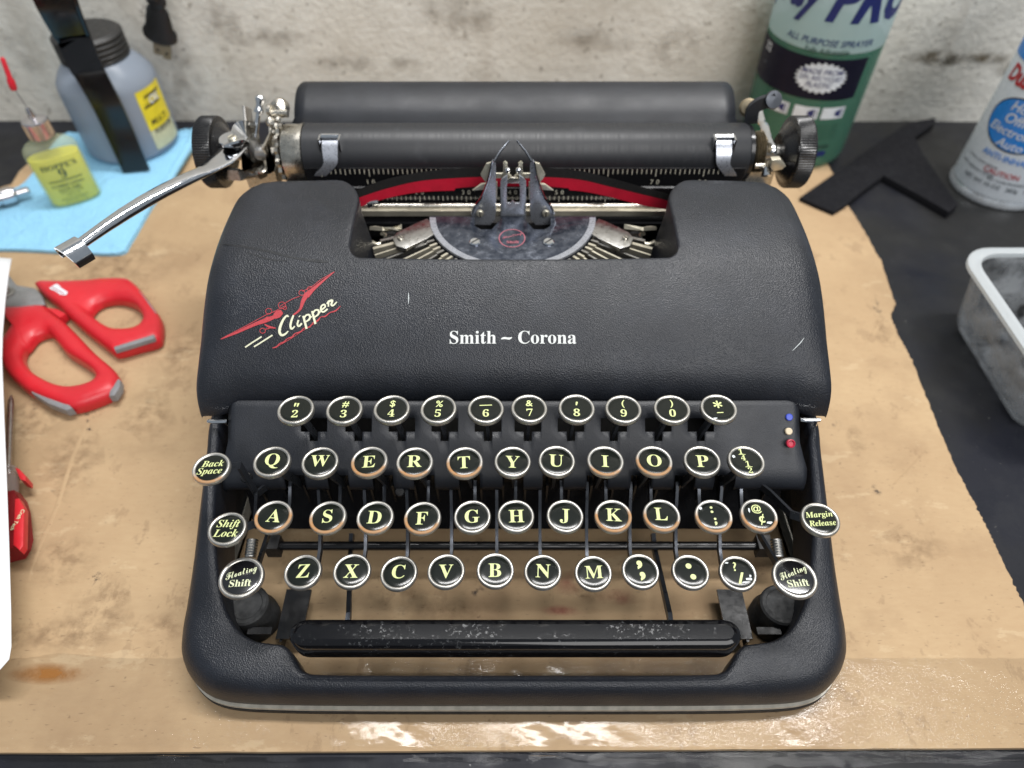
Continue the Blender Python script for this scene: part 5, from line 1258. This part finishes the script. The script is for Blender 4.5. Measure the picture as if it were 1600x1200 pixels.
slab([(300, 428), (385, 440), (440, 470), (400, 498), (378, 485)], 7.2, 5.6, M['red_grip'], 'stop_block', .4)
def insert(pts, z, th=3): slab(pts, z, th, M['grey_grip'], 'grip_insert', .6)
insert([(760, 692), (1030, 608), (1036, 634), (768, 716)], 10.9)
insert([(925, 310), (960, 345), (1010, 410), (1050, 470), (1030, 465), (985, 405), (940, 345)], 9.8)
insert([(182, 958), (215, 960), (330, 1010), (450, 1065), (486, 1105), (440, 1118), (320, 1072), (215, 1005)], 8.4, 5)
insert([(735, 985), (790, 905), (806, 915), (802, 960), (765, 1018), (728, 1022)], 8.8, 5)
lg = [(330, 300), (375, 272), (395, 280), (410, 300), (440, 318), (455, 330), (440, 348), (400, 342), (375, 322), (340, 308)]
pl_ = [px(*ZC(*q), z=10.75) for q in lg]; MB().add([(p.x, p.y, 10.75) for p in pl_], [tuple(range(len(pl_)))]).build('logo_patch', M['label_white'], sc_)
lg = [(342, 294), (350, 292), (430, 334), (424, 338)]; pl_ = [px(*ZC(*q), z=10.85) for q in lg]; MB().add([(p.x, p.y, 10.85) for p in pl_], [(0, 1, 2, 3)]).build('logo_line', M['print_red'], sc_)
# screwdriver
sd_ = thing('screwdriver', 'small screwdriver with clear red handle beside the white sheet', 'screwdriver', px(20, 760, z=0))
t0, t1, t2, t3 = px(17.5, 618, z=7), px(13, 732, z=7), px(17, 800, z=8), px(24, 866, z=8)
MB().tube([t0, t0.lerp(t1, .06), t0.lerp(t1, .12), t1], [.3, 1.2, 1.5, 1.6], 12).build('shaft', M['steel'], sd_)
d = (t3 - t1).normalized(); L = (t3 - t1).length; A4 = axis_m(t1, d)
hx = lambda r, z: [Vector((r * cos(a + .26), r * sin(a + .26), z)) for a in [2 * pi * i / 6 for i in range(6)]]
m = MB(); m.lathe([(2.6, 0), (3.8, 1)] + [(4.4 - .5 * (i % 2), 2 + i * 1.1) for i in range(7)] + [(3.6, L * .32), (3.4, L * .36)], 20, A4); m.build('handle_neck', M['clear_acetate'], sd_, 25)
rings = [[A4 @ p for p in hx(r, z)] for r, z in ((4.2, L * .34), (6.6, L * .46), (7.4, L * .6), (7.4, L * .9), (6.0, L))]
m = MB().grid(rings, closed=True); m.add(rings[-1], [tuple(range(6))]); m.add(rings[0], [tuple(range(6))[::-1]]); m.build('handle', M['red_clear'], sd_, 20)
def sdp(pts, z, mat, name, th=1.2):
    q = [px(u / 4.0, 600 + v / 4.0, z=z) for u, v in pts]; MB().prism([(p.x, p.y) for p in q], z - th, z, None, .4).build(name, mat, sd_)
sdp([(92, 520), (118, 528), (160, 575), (158, 606), (125, 596)], 12.0, M['red_grip'], 'collar_facet', 7)
sdp([(92, 718), (118, 712), (150, 772), (144, 1010), (122, 1040), (80, 1004)], 15.5, M['red_grip'], 'grip_facet', 4)
a0 = px(27.5, 812, z=15.7); vv, ff, w, h = text2d('Craft Tech', 'sansit', 2.5); sl = radians(-93)
MB().add([a0 + Vector((*rot2(x, y, sl), 0)) for x, y in vv], ff).build('grip_lettering', M['legend_pale'], sd_)
# white sheet curling in from the left edge
sh = [(18, 404, 30), (13, 430, 31), (8, 470, 31), (4, 520, 30), (3, 560, 29), (6, 640, 27), (10, 740, 25), (14, 850, 23), (17, 950, 21), (17.5, 1010, 20), (14, 1030, 20), (0, 1046, 20)]
rows = []
for u, v, z in sh:
    e = px(u, v, z=z); r = []
    for j in range(9): r.append(Vector((e.x - 90 * j / 8, e.y + 3 * j / 8 * (v < 500), z + 3 * sin(j / 8 * 2.2) - (z + 1) * 0.9 * (max(0, j - 4) / 4) ** 2)))
    rows.append(r)
shp = MB().grid(rows).build('paper_sheet', M['paper'], None, 60); tag(shp, 'white paper sheet lifting off the bench at the left edge', 'paper'); so = shp.modifiers.new('thickness', 'SOLIDIFY'); so.thickness = .0004
for o in bpy.data.objects:
    if '_org' in o: del o['_org']
